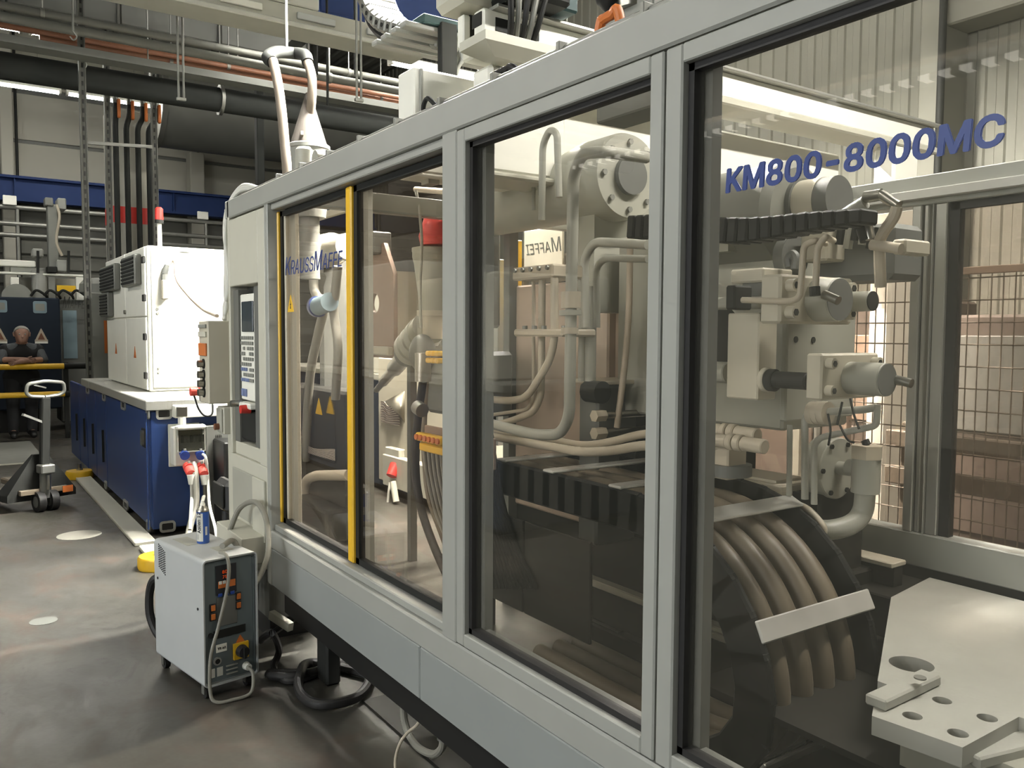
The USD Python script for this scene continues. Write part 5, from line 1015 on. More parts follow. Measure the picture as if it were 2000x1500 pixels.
# carrying legs down to the bed
t.p('slide_foot', bx(-2.8, x1 - .42, yh + .05, yh + .38, .60, z0, .01), 'bed_dark'); t.p('guide_shoe', bx(-2.8, -1.9, 2.85, 3.2, .59, .66, .01), 'bed_dark')
t.done()
t = T('oil_line', 'two bent grey oil lines looping over the upper hydraulic cylinder', 'pipe'); r = rad(1570, 500, 6.5, 2.14)
t.p('tube', fpipe(((1450, 586), (1545, 589), (1563, 580), (1570, 478), (1592, 470), (1612, 476, 2.4)), 2.14, r, .05), 'pipe_beige'); t.p('tube', fpipe(((1592, 575), (1597, 482), (1612, 463), (1628, 470, 2.4)), 2.14, r, .05), 'pipe_beige'); t.p('union', cyl(Y(1591, 560, 2.14), Y(1592, 578, 2.14), r * 1.6, n=8), 'dark'); t.done()
one('small_flywheel', 'small dark wheel with pale grip ring above the upper cylinder', 'wheel', cat(cyl(V(*Y(1535, 503, 2.5)), V(*Y(1535, 503, 2.5)) + V(.04, 0, 0), .075, n=24), sweep(spline([Y(u, v, 2.4) for u, v in ((1542, 522), (1540, 505), (1549, 496), (1555, 505), (1553, 525))], 5), .015, 8)), 'mid_grey')
# large tanks lying along the machine
t = T('large_tank', 'large grey tank lying along the machine, its capped end behind the model lettering', 'tank'); yt = 2.72
c = Y(1562, 428, yt); r = .205; t.p('shell', cyl(V(-2.62, yt, c[2] + .02), V(c[0], yt, c[2] + .02), r, n=48, b=.03), 'tank_grey'); q = Y(1640, 388, yt); r2 = rad(1600, 388, 46, yt); k = t.p('motor', cyl(V(c[0], yt, q[2]), V(q[0] - .06, yt, q[2]), r2, n=36), 'machine_beige', 'pale round motor'); t.p('motor_end', cyl(V(q[0] - .06, yt, q[2]), V(q[0], yt, q[2]), r2 * .97, n=36), 'mid_grey', of=k); t.p('motor_ring', cyl(V(c[0] - .01, yt, q[2]), V(c[0] + .02, yt, q[2]), r2 * 1.1, n=36), 'mid_grey', of=k)
t.p('saddle', bx(-2.5, -2.2, yt - .2, yt + .2, z1 - .01, c[2] - .12), 'machine_grey'); t.done()
t = T('pressure_tank', 'grey pressure tank with a domed shoulder behind the tall oil pipes', 'tank'); yt = 2.62
c = Y(1222, 345, yt); r = rad(1222, 345, 84, yt); t.p('shell', lathe([(r * .5, -1.3), (r * .84, -1.2), (r * .86, -.5), (r * .9, -.35), (r, -.22), (r, 0), (r * .96, .02), (0, .025)], c, V(1, 0, 0), 40), 'machine_grey'); m = t.p('end_boss', cyl(c + V(.02, 0, 0), c + V(.05, 0, 0), r * .45), 'mid_grey')
for a in range(8): o = c + V(.025, math.cos(a * .785) * r * .78, math.sin(a * .785) * r * .78); t.p('bolt', cyl(o, o + V(.012, 0, 0), .014, n=6), 'zinc', of=m)
t.p('saddle', bx(c[0] - .22, c[0] - .1, yt - .1, yt + .15, 1.7, c[2] - r * .7), 'machine_grey'); t.done()
t = T('rear_block', 'brownish grey pump housing behind the vertical oil pipes', 'housing'); yr = 2.75; a0, a1, b0, b1 = rect_on(yr, 985, 560, 1185, 880)
t.p('block', bx(a0, a1, yr, yr + .4, .6, b1, .01), 'block_brown'); a, b, c, d_ = rect_on(yr - .02, 1176, 500, 1300, 800); t.p('side_plate', bx(a, b, yr + .05, yr + .4, c, 1.75, .008), 'block_brown'); t.p('foot', bx(a0, b, yr + .05, yr + .35, .42, .6), 'bed_dark')
a, b, c, d_ = rect_on(yr - .05, 1010, 378, 1102, 412); t.p('top_manifold', bx(a, b, yr - .05, yr + .35, c, d_ - .01, .008), 'white'); a, b, c, d_ = rect_on(yr - .05, 1132, 408, 1190, 455); t.p('valve_bank', bx(a, b, yr - .05, yr + .25, c, d_, .008), 'pipe_grey'); t.p('neck', cyl((a1 - .12, yr + .25, b1 - .05), (a1 - .12, yr + .25, d_ - .05), .05), 'mid_grey')
t.done()

t = T('valve_stack', 'dark hydraulic valve stack standing out against the bright cabinet in the third pane', 'valves'); yv_ = 2.7
for (u0, u1, v0, v1, m) in ((960, 990, 300, 440, 'mid_grey'), (966, 984, 255, 302, 'pipe_grey'), (1002, 1030, 305, 440, 'mid_grey'), (1008, 1016, 245, 308, 'dark'), (942, 976, 322, 345, 'dark')):
    a0, a1, b0, b1 = rect_on(yv_, u0, v0, u1, v1); t.p('valve_body', cyl(V((a0 + a1) / 2, yv_, b0), V((a0 + a1) / 2, yv_, b1), rad(u0, v0, (u1 - u0) / 2, yv_), n=20, b=.01), m)
t.p('hose', hose([Y(930, 415, yv_ - .1), Y(965, 385, yv_ - .1), Y(1000, 350, yv_ - .1), Y(1045, 300, yv_ - .1), Y(1060, 285, yv_ - .1)], .055), 'mid_grey'); t.p('hose', hose([Y(950, 345, yv_ - .1), Y(948, 375, yv_ - .1), Y(942, 400, yv_ - .1)], .012), 'dark'); t.p('wire', hose([Y(1018, 258, yv_ - .1), Y(1035, 265, yv_ - .1), Y(1062, 285, yv_ - .1)], .009), 'pipe_grey'); a0, a1, b0, b1 = rect_on(yv_, 940, 412, 1000, 445); t.p('stack_base', bx(a0, a1, yv_ - .15, yv_ + .2, b0 + .03, b1, .01), 'mid_grey'); a0, a1, b0, b1 = rect_on(yv_ - .2, 938, 410, 990, 428); t.p('top_plate', bx(a0, a1, yv_ - .2, yv_ + .1, b1 - .03, b1, .004), 'white'); t.p('post', bx(a0 - .06, a0, yv_, yv_ + .06, 0, b0 + .04), 'mid_grey'); t.done()

# tall oil pipes seen through the third pane
def oil(label, pts, y, px, m='pipe_beige', bend=.1, name='oil_pipe', extra=None):
    t = T(name, label, 'pipe'); u, v = pts[len(pts) // 2][:2]; r = rad(u, v, px, y); t.p('pipe', fpipe(pts, y, r, bend), m)
    for (p, q, k, mm) in extra or (): t.p('coupling', cyl(Y(*p, y), Y(*q, y), r * k, n=20), mm)
    return t.done()
oil('thickest vertical oil pipe, bent over at its top toward the tank', ((1262, 308, 2.3), (1180, 296), (1135, 300), (1120, 345), (1116, 560), (1112, 815), (1095, 848), (1050, 850), (935, 822)), 2.0, 11.5, 'pipe_grey', .12, extra=(((1115, 570), (1115, 602), 1.7, 'pipe_beige'), ((1114, 606), (1114, 616), 1.9, 'machine_grey'), ((1113, 640), (1113, 652), 1.5, 'pipe_beige')))
oil('grey vertical pipe bent into a narrow arch left of the thickest pipe', ((1092, 385), (1088, 260), (1074, 252), (1060, 282), (1058, 430)), 2.3, 7, 'pipe_grey', .08)
oil('thin pale hairpin pipe beside the narrow arch', ((1042, 410), (1042, 348), (1052, 346), (1054, 380)), 2.4, 4, 'pipe_grey', .04)
oil('left slim vertical pipe curving left at its foot', ((1042, 535), (1042, 780), (1030, 800), (940, 813)), 2.25, 3.5)
oil('middle vertical pipe curving left at its foot', ((1059, 535), (1057, 775), (1042, 805), (1000, 822), (940, 836)), 2.2, 7)
oil('right vertical pipe slanting down to the left', ((1083, 535), (1083, 690), (1030, 776), (1000, 783), (942, 779)), 2.15, 7.5)
oil('grey pipe elbow turning to the right behind the thickest pipe', ((1144, 640), (1141, 505), (1160, 472), (1265, 478)), 2.3, 9, 'pipe_grey', .1)
oil('lower grey pipe elbow turning to the right behind the thickest pipe', ((1166, 640), (1165, 520), (1182, 504), (1265, 506)), 2.4, 7, 'pipe_grey', .1)
oil('pinkish vertical hose near the right edge of the third pane', ((1231, 440), (1229, 600), (1222, 700), (1205, 835)), 2.5, 6.5, 'hose_tan', .1, 'oil_hose')
oil('upper pale horizontal oil pipe sweeping into the paired unions', ((945, 838), (1040, 850), (1140, 872), (1200, 862), (1252, 847), (1340, 845), (1392, 838)), 2.22, 8, 'pipe_beige', .2)
oil('lower pale horizontal oil pipe sweeping into the paired unions', ((945, 850), (1040, 866), (1140, 884), (1200, 880), (1252, 870), (1340, 868), (1402, 858)), 2.16, 9.5, 'pipe_beige', .2)
for k, (u0, u1) in enumerate(((1134, 1144), (1148, 1160))):
    a0, a1, b0, b1 = rect_on(2.4, u0, 560, u1, 745); one('riser_tube', ('left', 'right')[k] + ' grey riser tube right of the thickest pipe', 'pipe', cyl(V((a0 + a1) / 2, 2.4, b0), V((a0 + a1) / 2, 2.4, b1), (a1 - a0) / 2), 'pipe_grey')
t = T('pipe_manifold', 'pale pipe manifold joining the three slim vertical pipes at their top', 'manifold'); a0, a1, b0, b1 = rect_on(2.2, 1028, 525, 1108, 543); t.p('manifold_bar', bx(a0, a1, 2.12, 2.32, b0, b1, .008), 'pipe_beige')
for k in range(5): x = a0 + (a1 - a0) * (k + .5) / 5; t.p('cap_screw', cyl(V(x, 2.11, b1 - .015), V(x, 2.12, b1 - .015), .01), 'zinc')
t.done()
t = T('pipe_manifold', 'clamped pale pipe bracket halfway down the slim vertical pipes', 'manifold'); a0, a1, b0, b1 = rect_on(2.2, 1034, 643, 1130, 658); t.p('manifold_bar', bx(a0, a1, 2.11, 2.30, b0, b1, .008), 'pipe_beige')
for k in range(5): x = a0 + (a1 - a0) * (k + .5) / 5; t.p('cap_screw', cyl(V(x, 2.15, b1), V(x, 2.15, b1 + .015), .012), 'zinc')
t.done()
t = T('valve_cluster', 'dark valve cluster with two bright rods at the right of the third pane', 'valves'); a0, a1, b0, b1 = rect_on(2.45, 1130, 748, 1166, 850); t.p('body', bx(a0, a1, 2.45, 2.7, .62, b1, .012), 'mid_grey'); t.p('top_flange', bx(a0 - .03, a1 + .06, 2.43, 2.7, b1, b1 + .02, .004), 'pipe_beige'); c = Y(1160, 765, 2.4); t.p('solenoid', cyl(c - V(.04, 0, 0), c + V(.06, 0, 0), .05), 'dark')
for v0, nm in ((812, 'upper_rod'), (846, 'lower_rod')): a = Y(1170, v0, 2.4); t.p(nm, cyl(a, a + V(0, .6, 0), .017), 'steel', 'bright rod'); t.p('rod_nut', cyl(a - V(0, .03, 0), a + V(0, .03, 0), .028, n=6), 'pipe_beige')
t.p('rod_holder', bx(Y(1252, 820, 2.9)[0] - .3, Y(1252, 820, 2.9)[0] + .02, 2.9, 2.94, .6, 1.2), 'dark'); t.done()
# paired unions, beige block and black screws right of the door post
t = T('pipe_union', 'paired pale pipe unions standing on a beige block above the energy chain', 'pipe union'); yu = 2.2
for v, u0, y in ((838, 1382, 2.22), (858, 1392, 2.16)):
    a = Y(u0, v, y); r = rad(u0, v, 12, y)
    for k, (dx, w, s) in enumerate(((0, .07, 1.1), (.07, .025, 1.35), (.1, .03, 1.35), (.13, .09, 1.15))): t.p('union_ring', cyl(a + V(dx, 0, 0), a + V(dx + w, 0, 0), r * s, n=20, b=.004), 'pipe_beige')
a0, a1, b0, b1 = rect_on(2.25, 1412, 868, 1440, 925); t.p('union_stand', bx(a0 - .02, a1, 2.2, 2.3, b0 - .02, b1, .006), 'pipe_beige'); t.p('union_base', cyl(V((a0 + a1) / 2, 2.25, b0 - .01), V((a0 + a1) / 2, 2.25, b0 + .03), .075), 'mid_grey'); t.done()
yk = 2.68; a0, a1, b0, b1 = rect_on(yk, 1395, 925, 1525, 1010); t = T('beige_block', 'beige machine block below the pipe unions, behind the energy chain', 'machine block'); t.p('block', bx(a0 - .2, a1, yk, yk + .26, .60, b1, .006), 'machine_beige'); c = Y(1494, 962, yk); t.p('bolt_hole', cyl(c - V(0, .002, 0), c, .012), 'dark'); t.p('top_pad', bx(a0, a1 - .05, yk + .03, yk + .2, b1, b1 + .01), 'machine_beige')
for u, v in ((1352, 915), (1376, 920)): c = Y(u, v, yk - .02); k = t.p('lock_screw', cyl(c - V(0, 0, .035), c + V(0, 0, .0), .042, n=6), 'black', 'black screw'); t.p('screw_head', cyl(c, c + V(0, 0, .035), .028), 'black', of=k)
t.p('screw_bracket', bx(Y(1352, 920, yk)[0] - .05, a0 - .2, yk - .05, yk + .1, Y(1352, 935, yk)[2] - .03, Y(1352, 932, yk)[2]), 'dark'); t.done()
# thick black cable drag line sagging before the tank
P = [Y(u, v, 2.2) for u, v in ((1240, 445), (1340, 442), (1400, 450), (1460, 451), (1520, 445), (1590, 435), (1660, 427), (1725, 421))]
t = T('cable_drag', 'black ribbed cable chain sagging across in front of the large tank', 'drag chain'); C2 = spline(P, 6)
d2 = np.r_[0, np.cumsum(np.linalg.norm(np.diff(C2, axis=0), axis=1))]
for k in range(int(d2[-1] / .045)):
    a, b = (np.array([np.interp(s, d2, C2[:, i]) for i in range(3)]) for s in (k * .045, k * .045 + .04)); w = np.interp(k * .045, [0, .5, d2[-1]], [.085, .085, .035]); t.p('chain_link', bar(a, b, .09, w, UP, .006), 'chain')
t.done()
t = T('hose_fittings', 'cluster of pale hose fittings at the end of the cable chain', 'fittings')
for (u0, v0, u1, v1, r, m) in ((1690, 385, 1722, 380, .018, 'steel'), (1720, 380, 1755, 402, .016, 'steel'), (1685, 445, 1693, 470, .02, 'dark'), (1695, 440, 1700, 468, .014, 'steel'), (1702, 478, 1760, 486, .016, 'pipe_beige'), (1650, 420, 1690, 395, .02, 'pipe_grey')): t.p('fitting', cyl(Y(u0, v0, 2.3), Y(u1, v1, 2.3), r, n=12), m)
t.p('fitting_hose', hose([Y(1752, 404, 2.3), Y(1745, 425, 2.3), Y(1725, 455, 2.3), Y(1718, 480, 2.32), Y(1720, 560, 2.35)], .017), 'pipe_beige'); a0, a1, b0, b1 = rect_on(2.36, 1742, 468, 1768, 495); t.p('block', bx(a0, a1, 2.36, 2.5, b0, b1, .006), 'machine_beige'); a0, a1, b0, b1 = rect_on(2.6, 1590, 450, 1740, 545); t.p('valve_body', bx(a0, a1, 2.6, 2.8, b0, b1, .02), 'mid_grey'); a0, a1, b0, b1 = rect_on(2.55, 1580, 455, 1632, 510); t.p('cover', bx(a0, a1, 2.5, 2.62, b0, b1, .008), 'machine_beige')
for k in range(6): c = Y(1625 + 15 * k, 470 + (k % 3) * 8, 2.55); t.p('fitting', cyl(c, c + V(.01, .0, .07), .016, n=8), 'dark' if k % 2 else 'pipe_grey')
t.p('bracket', bar((-1.98, 2.8, 1.80), (Y(1650, 500, 2.75)[0], 2.75, 1.86), .05, .06), 'pipe_grey'); t.done()
# pump group low at the right: disc, hub, valve and lines
yp = 2.85; t = T('pump_unit', 'round pump cover with a central hub, valve body and bent grey hose', 'pump'); c, r, k = xcyl(t, 'pump_cover', yp, 915, 1600, 1638, 60, 'machine_grey')
for a in range(6): o = V(c[0], yp + math.cos(a * 1.05) * r * .86, c[2] + math.sin(a * 1.05) * r * .86); t.p('bolt', cyl(o, o + V(.008, 0, 0), .01, n=6), 'dark', of=k)
xcyl(t, 'hub', yp, 917, 1630, 1662, 13, 'pipe_grey'); xcyl(t, 'hub_collar', yp, 917, 1655, 1690, 16, 'pipe_grey'); a = Y(1693, 885, yp); b = Y(1690, 962, yp); t.p('valve_body', cyl(b, a, .052, n=20), 'pipe_grey'); t.p('valve_collar', cyl(a - UP * .02, a + UP * .03, .06, n=6), 'pipe_beige'); t.p('valve_stem', cyl(a + UP * .03, Y(1689, 860, yp), .015), 'black', 'black stem')
t.p('outlet_hose', hose([b, Y(1684, 1000, yp), Y(1662, 1024, yp - .05), Y(1620, 1035, yp - .12), Y(1570, 1030, yp - .2)], .038, 14), 'pipe_grey'); t.p('foot', bx(c[0] - .25, c[0] - .02, yp - .1, yp + .2, .60, c[2] - .1), 'bed_dark'); t.done()
for lab, pts, px in (('upper bent pipe above the pump cover', ((1572, 975), (1572, 815), (1582, 806), (1690, 800), (1712, 795)), 7), ('lower bent pipe running past the pump cover', ((1590, 985), (1590, 868), (1604, 854), (1690, 836), (1712, 832), (1714, 790)), 6.5), ('slim vertical pipe left of the pump pipes', ((1541, 968), (1543, 830)), 5.5)):
    oil(lab, pts, 2.6, px, 'pipe_grey', .06)
t = T('hose_coupling', 'pale ring couplings on the upper pump pipe', 'coupling'); 
for u in (1584, 1594, 1606): a = Y(u, 806, 2.6); t.p('ring', cyl(a, a + V(.025, 0, 0), .042, n=16), 'pipe_beige')
t.done()
one('wire_handle', 'pale bent tube handle beside the energy chain curl', 'handle', pipe([Y(u, v, 2.66) for u, v in ((1520, 980), (1545, 980), (1580, 995), (1610, 1030), (1606, 1048), (1570, 1050), (1575, 1010), (1560, 1000))], .014, .03), 'pipe_beige')
t = T('sensor_wires', 'thin dark sensor wires before the pump pipes', 'wires')
for P in (((1617, 808), (1622, 840), (1618, 870)), ((1645, 785), (1635, 830)), ((1660, 775), (1668, 810), (1678, 838)), ((1640, 830), (1655, 858), (1668, 865))): t.p('wire', hose([Y(u, v, 2.55) for u, v in P], .004, 6), 'dark')
t.done()

# nozzle end: hopper, barrel, hoses, hanging cables
yz = 2.3; t = T('material_hopper', 'grey conical material hopper with a red lid behind the second pane', 'hopper'); c = Y(845, 492, yz); r = rad(845, 500, 40, yz); zb_ = Y(845, 610, yz)[2]
t.p('cone', lathe([(.07, zb_ - c[2]), (r * .92, -.07), (r, -.03), (r, 0)], c, UP, 36), 'machine_grey'); t.p('lid', lathe([(r * 1.02, 0), (r * 1.02, .02), (r * .6, .03)], c, UP, 36), 'machine_grey'); q = Y(856, 465, yz); t.p('red_cap', lathe([(.10, 0), (.11, .05), (.08, .15), (0, .17)], V(q[0], yz, c[2] + .03), UP), 'red', 'red cap'); t.p('spout', cyl(V(c[0], yz, zb_ - .15), V(c[0], yz, zb_), .06), 'pipe_beige'); t.p('spout_flange', cyl(V(c[0], yz, zb_ - .02), V(c[0], yz, zb_ + .01), .09), 'pipe_beige'); t.done()
t = T('barrel', 'bright metal injection barrel with heater bands pointing down to the left', 'barrel'); a, b = Y(838, 640, yz), Y(735, 762, yz + .1)
for s0, s1, r, m in ((0, .34, .10, 'machine_grey'), (.34, .4, .085, 'mid_grey'), (.4, .62, .055, 'steel'), (.62, .85, .035, 'steel'), (.85, 1., .022, 'zinc')): t.p('barrel_section', cyl(a + (b - a) * s0, a + (b - a) * s1, r, r * .92, 28), m)
for s in (.08, .17, .26): t.p('heater_band', cyl(a + (b - a) * s, a + (b - a) * (s + .05), .108, n=28), 'pipe_grey')
t.p('motor', ball(Y(825, 690, yz - .1), .09, 2, (1, .8, 1.2)), 'mid_grey'); t.p('carriage', bx(a[0] + .05, a[0] + .5, yz - .05, yz + .25, 1.15, 1.5, .02), 'mid_grey'); t.p('carriage_leg', bx(a[0] + .4, a[0] + .46, yz + .1, yz + .16, 0, 1.15), 'bed_dark'); t.done()
t = T('drive_box', 'tall dark drive box with pipes on top behind the second pane', 'drive box'); yd = 2.75; a0, a1, b0, b1 = rect_on(yd, 752, 380, 880, 640); t.p('box', bx(a0, a1, yd, yd + .4, b0, b1, .02), 'dark_box'); a0, a1, b0, b1 = rect_on(yd, 748, 418, 880, 440); t.p('lid', bx(a0, a1, yd - .02, yd + .4, b0, b1, .008), 'black_matt'); a0, a1, b0, b1 = rect_on(yd, 755, 345, 880, 380); t.p('hood', bx(a0, a1, yd, yd + .3, b0, b1 - .01, .03), 'black_matt')
t.p('pipe', pipe([Y(812, 370, yd - .1), Y(880, 375, yd - .1)], .02), 'pipe_beige'); t.p('post', bx(a1 - .1, a1 - .04, yd + .1, yd + .16, 0, 1.7), 'dark_box'); t.done()
oil('pale pipe arching over the drive box down the right edge of the second pane', ((812, 372), (818, 400), (825, 470), (820, 560), (822, 640)), 2.1, 3, 'pipe_grey', .1, 'air_line')
t = T('nozzle_guard', 'beige nozzle guard plate with an oval opening behind the second pane', 'guard'); yn_ = 2.55; a0, a1, b0, b1 = rect_on(yn_, 705, 485, 777, 700)
pl_ = Polygon([(0, 0), (a1 - a0, 0), (a1 - a0, (b1 - b0) * .72), ((a1 - a0) * .75, b1 - b0), (0, (b1 - b0) * .98)]).difference(Point((a1 - a0) * .5, (b1 - b0) * .48).buffer(.07)); t.p('plate', slab(pl_, .03, V(a0, yn_, b0), FRONT), 'brown_panel'); t.p('rib', bx(a0, a1, yn_ - .08, yn_ - .03, b0 + .02, b0 + .08, .01), 'machine_beige'); t.p('side', bx(a1 - .02, a1, yn_, yn_ + .25, b0, b1 - .2), 'machine_beige'); a, b, c, d_ = rect_on(yn_ - .03, 700, 462, 745, 496); t.p('sensor_block', bx(a, b, yn_ - .1, yn_ + .05, c, d_, .01), 'mid_grey'); t.p('leg', bx(a1 - .06, a1 - .01, yn_ + .1, yn_ + .15, 0, b0), 'mid_grey'); t.done()
def hoseset(name, label, rows, y, m, cat_='hose'):
    t = T(name, label, cat_)
    for pts, px in rows: u, v = pts[1]; t.p('hose', hose([Y(q[0], q[1], y) for q in pts], rad(u, v, px, y), 12), m)
    return t.done()
hoseset('black_hose', 'thick black hose hanging in an arc at the right edge of the second pane', [(((826, 745), (815, 830), (812, 920), (822, 990), (845, 1060), (880, 1140)), 8)], 1.95, 'rubber')
hoseset('black_hose', 'dark brown hose hanging beside the thick black hose', [(((832, 740), (828, 830), (830, 900), (838, 970), (862, 1040), (885, 1100)), 6)], 2.05, 'hose_brown')
t = T('hose_end', 'metal hose end fittings above the thick black hose', 'fitting'); a = Y(826, 745, 1.95); t.p('ferrule', cyl(a, a + UP * .14, .04), 'steel'); t.p('elbow', cyl(Y(815, 795, 1.9), Y(825, 802, 1.9), .035), 'zinc'); t.done()
hoseset('cable_bundle', 'hanging bundle of black cables in the lower left of the third pane', [(((928 + 3.2 * k, 850), (932 + 4 * k, 930), (940 + 5 * k, 1010), (955 + 6 * k, 1080), (968 + 8 * k, 1150)), 4.2) for k in range(11)], 2.0, 'black_matt', 'cables')
t = T('yellow_hose_rack', 'yellow numbered terminal strip holding small hoses at the second pane', 'terminal strip'); a0, a1, b0, b1 = rect_on(1.9, 818, 868, 868, 892)
for k in range(2): t.p('yellow_row', bx(a0, a1, 1.9 - .02 * k, 1.94 - .02 * k, b0 + .05 * k, b0 + .04 + .05 * k, .006), 'yellow')
for k in range(6): x = a0 + (a1 - a0) * (k + .5) / 6; t.p('ring', cyl(V(x, 1.87, b0 + .07), V(x, 1.9, b0 + .07), .014), 'orange'); t.p('small_hose', hose([V(x, 1.92, b0), V(x + .01, 1.93, b0 - .12), V(x + .06, 1.95, b0 - .3), V(x + .14, 1.98, b0 - .45)], .010), 'hose_grey')
t.p('rack_plate', bx(a0 - .02, a1 + .35, 1.94, 1.96, b0 - .02, b0 + .12, .005), 'brown_panel'); t.done()
t = T('yellow_plugs', 'pair of yellow plug rows at the right edge of the second pane', 'plugs'); a0, a1, b0, b1 = rect_on(1.95, 847, 684, 872, 710)
for k in range(2):
    for j in range(3): x = a0 + (a1 - a0) * (j + .1) / 3; t.p('plug', bx(x, x + (a1 - a0) * .28, 1.9, 1.96, b0 + (b1 - b0) * .55 * k, b0 + (b1 - b0) * (.42 + .55 * k), .006), 'yellow')
t.p('plug_holder', bx(a0, a1 + .2, 1.96, 1.99, b0 - .05, b1 + .02), 'mid_grey'); t.done()
hoseset('grey_hose', 'left grey hose curving down behind the first pane lettering', [(((612, 540), (615, 570), (632, 600), (622, 650), (605, 740), (596, 900)), 9)], 2.4, 'hose_grey')
hoseset('grey_hose', 'right grey hose curving down behind the first pane lettering', [(((660, 520), (655, 570), (652, 610), (660, 680), (655, 780)), 9)], 2.4, 'hose_grey')
t = T('hose_joint', 'blue-grey hose joint where the two grey hoses meet', 'hose joint'); c = Y(632, 598, 2.35); t.p('joint', cyl(c - V(.12, 0, 0), c + V(.12, 0, .03), .07), 'poster'); t.p('collar', cyl(c - V(.14, 0, 0), c - V(.1, 0, 0), .08), 'lettering_blue'); t.done()
t = T('clamp_motor', 'pale round motor end behind the first pane, above the lettering', 'motor'); c = Y(650, 487, 2.6); r = rad(645, 487, 33, 2.6); t.p('motor_drum', cyl(c - V(.25, 0, 0), c, r, n=32, b=.01), 'machine_beige'); t.p('motor_flange', cyl(c + V(0, 0, 0), c + V(.3, 0, 0), r * .75, n=32), 'cream'); t.p('bracket', bx(c[0] - .3, c[0] - .2, 2.6, 2.9, 0, c[2] - r * .5), 'mid_grey'); t.p('arm', bar(c + V(-.1, -.05, -.2), c + V(-.35, -.05, -.5), .05, .06), 'mid_grey'); t.done()

# ------------------------------------------------------------------ the neighbouring machine seen through the back panes
yv, ya = 3.62, -.8
t = T('rear_machine', 'navy based machine with pale housing standing behind the enclosure', 'machine'); xa = Y(743, 900, yv)[0]
t.p('navy_base', bx(-11., xa, yv, yv + 1., .05, 1.12, .01), 'navy'); t.p('plinth', bx(-11., xa - .05, yv + .08, yv + .9, 0, .05), 'black'); t.p('deck', bx(-11., xa + .03, yv - .03, yv + 1., 1.12, 1.18, .005), 'pipe_grey')
a0, a1 = Y(776, 900, yv)[0], Y(866, 900, yv)[0]
t.p('pale_base', bx(xa + .02, a1 + .3, yv - .03, yv + .9, .12, 1.35, .01), 'machine_beige', 'pale beige base housing'); t.p('base_step', bx(xa + .3, a1 + .3, yv - .12, yv - .03, .12, .42, .008), 'cream'); t.p('gusset', hull([V(xa + .1, yv - .03, .9), V(xa + .6, yv - .03, 1.05), V(xa + .6, yv - .03, .75), V(xa + .6, yv - .12, .9)]), 'machine_beige')
t.p('pale_foot', bx(xa + .1, a1 + .2, yv, yv + .8, 0, .12), 'bed_dark'); b0, b1 = Y(697, 450, yv)[0], Y(757, 450, yv)[0]; t.p('pale_tower', bx(b0, b1, yv + .05, yv + .5, 1.18, 2.55, .01), 'cream', 'pale tower panel'); t.p('left_housing', bx(-9., b0 - .25, yv + .1, yv + .9, 1.18, 2.0, .02), 'machine_grey')
for v in (404, 440): p = Y(565, v, yv); t.p('rail', bx(-9.5, b0 - .05, yv, yv + .05, p[2] - .04, p[2] + .04, .01), 'machine_beige')
p = Y(623, 808, yv - .002); t.p('warning_sticker', slab(tri(.16, .15), .002, V(p[0], yv, p[2]), FRONT), 'yellow', 'yellow warning triangle'); p = Y(625, 928, yv - .1); t.p('elbow_pipe', pipe([p + V(1.1, 0, .0), p + V(.2, 0, 0), p + V(-.1, 0, -.3)], .05, .15), 'pipe_beige')
t.done()
yq_ = 2.45; a0, a1, b0, b1 = rect_on(yq_, 556, 748, 676, 985)
t = T('platen_base', 'dark machine platen base behind the first pane with a yellow warning triangle', 'machine base'); t.p('base_block', bx(a0, a1, yq_, yq_ + .22, .12, b1, .02), 'dark_box'); t.p('base_foot', bx(a0 + .1, a1 - .1, yq_ + .05, yq_ + .18, 0, .12), 'black_matt'); p = Y(623, 808, yq_); t.p('warning_sticker', slab(tri(.13, .12), .002, V(p[0], yq_, p[2]), FRONT), 'yellow', 'yellow warning triangle')
p = Y(605, 940, yq_ - .08); q = Y(682, 928, yq_ - .08); t.p('elbow_pipe', pipe([q, p + V(.1, 0, .06), p + V(-.12, 0, -.02), p + V(-.13, 0, -.25)], .04, .12), 'pipe_beige'); t.p('oil_pan', bx(a0 + .2, a1 + .1, yq_ - .2, yq_ - .02, .06, .3, .02), 'black_matt'); t.done()
def towel(label, y, u0, v0, u1, v1, fold, aisle=False):
    a0, a1, b0, b1 = rect_on(y, u0, v0, u1, v1)
    if aisle: y = 2.6 - y
    sg = -1 if aisle else 1; n = 14; t = T('striped_towel', label, 'towel'); rng = np.random.default_rng(len(label))
    xs = np.linspace(a0, a1, n + 1); w = .012 * np.sin(np.linspace(0, 7, n + 1) + fold); 
    def cloth(z0, z1, off):
        v, f = [], []
        for i, x in enumerate(xs):
            for z in (z0, z1):
                for o in (0, .004): v.append((x, y + sg * (w[i] + off - o), z + .02 * math.sin(i * .5 + fold) * (z - b0) / (b1 - b0)))
        for i in range(n):
            k = i * 4
            for p, q in ((0, 2), (3, 1), (2, 3), (1, 0)): f += [(k + p, k + 4 + p, k + 4 + q), (k + p, k + 4 + q, k + q)]
        f += [(0, 1, 3), (0, 3, 2), (n * 4, n * 4 + 3, n * 4 + 1), (n * 4, n * 4 + 2, n * 4 + 3)]
        return trimesh.Trimesh(v, f, process=False)
    k = t.p('cloth', cloth(b0, b1, 0), 'towel', smooth=60); m = 9
    t.p('stripes', cat([cloth(b0 + (b1 - b0) * (j + .4) / m, b0 + (b1 - b0) * (j + .75) / m, -.003) for j in range(m)]), 'towel_stripe', of=k, smooth=60, kind='stuff'); return t.done()
towel('wide striped towel hanging on the dark platen base behind the first pane', yq_ - .03, 556, 852, 652, 900, .3)
towel('small striped towel hanging at the navy corner behind the second pane', yv - .055, 743, 786, 779, 832, 1.)
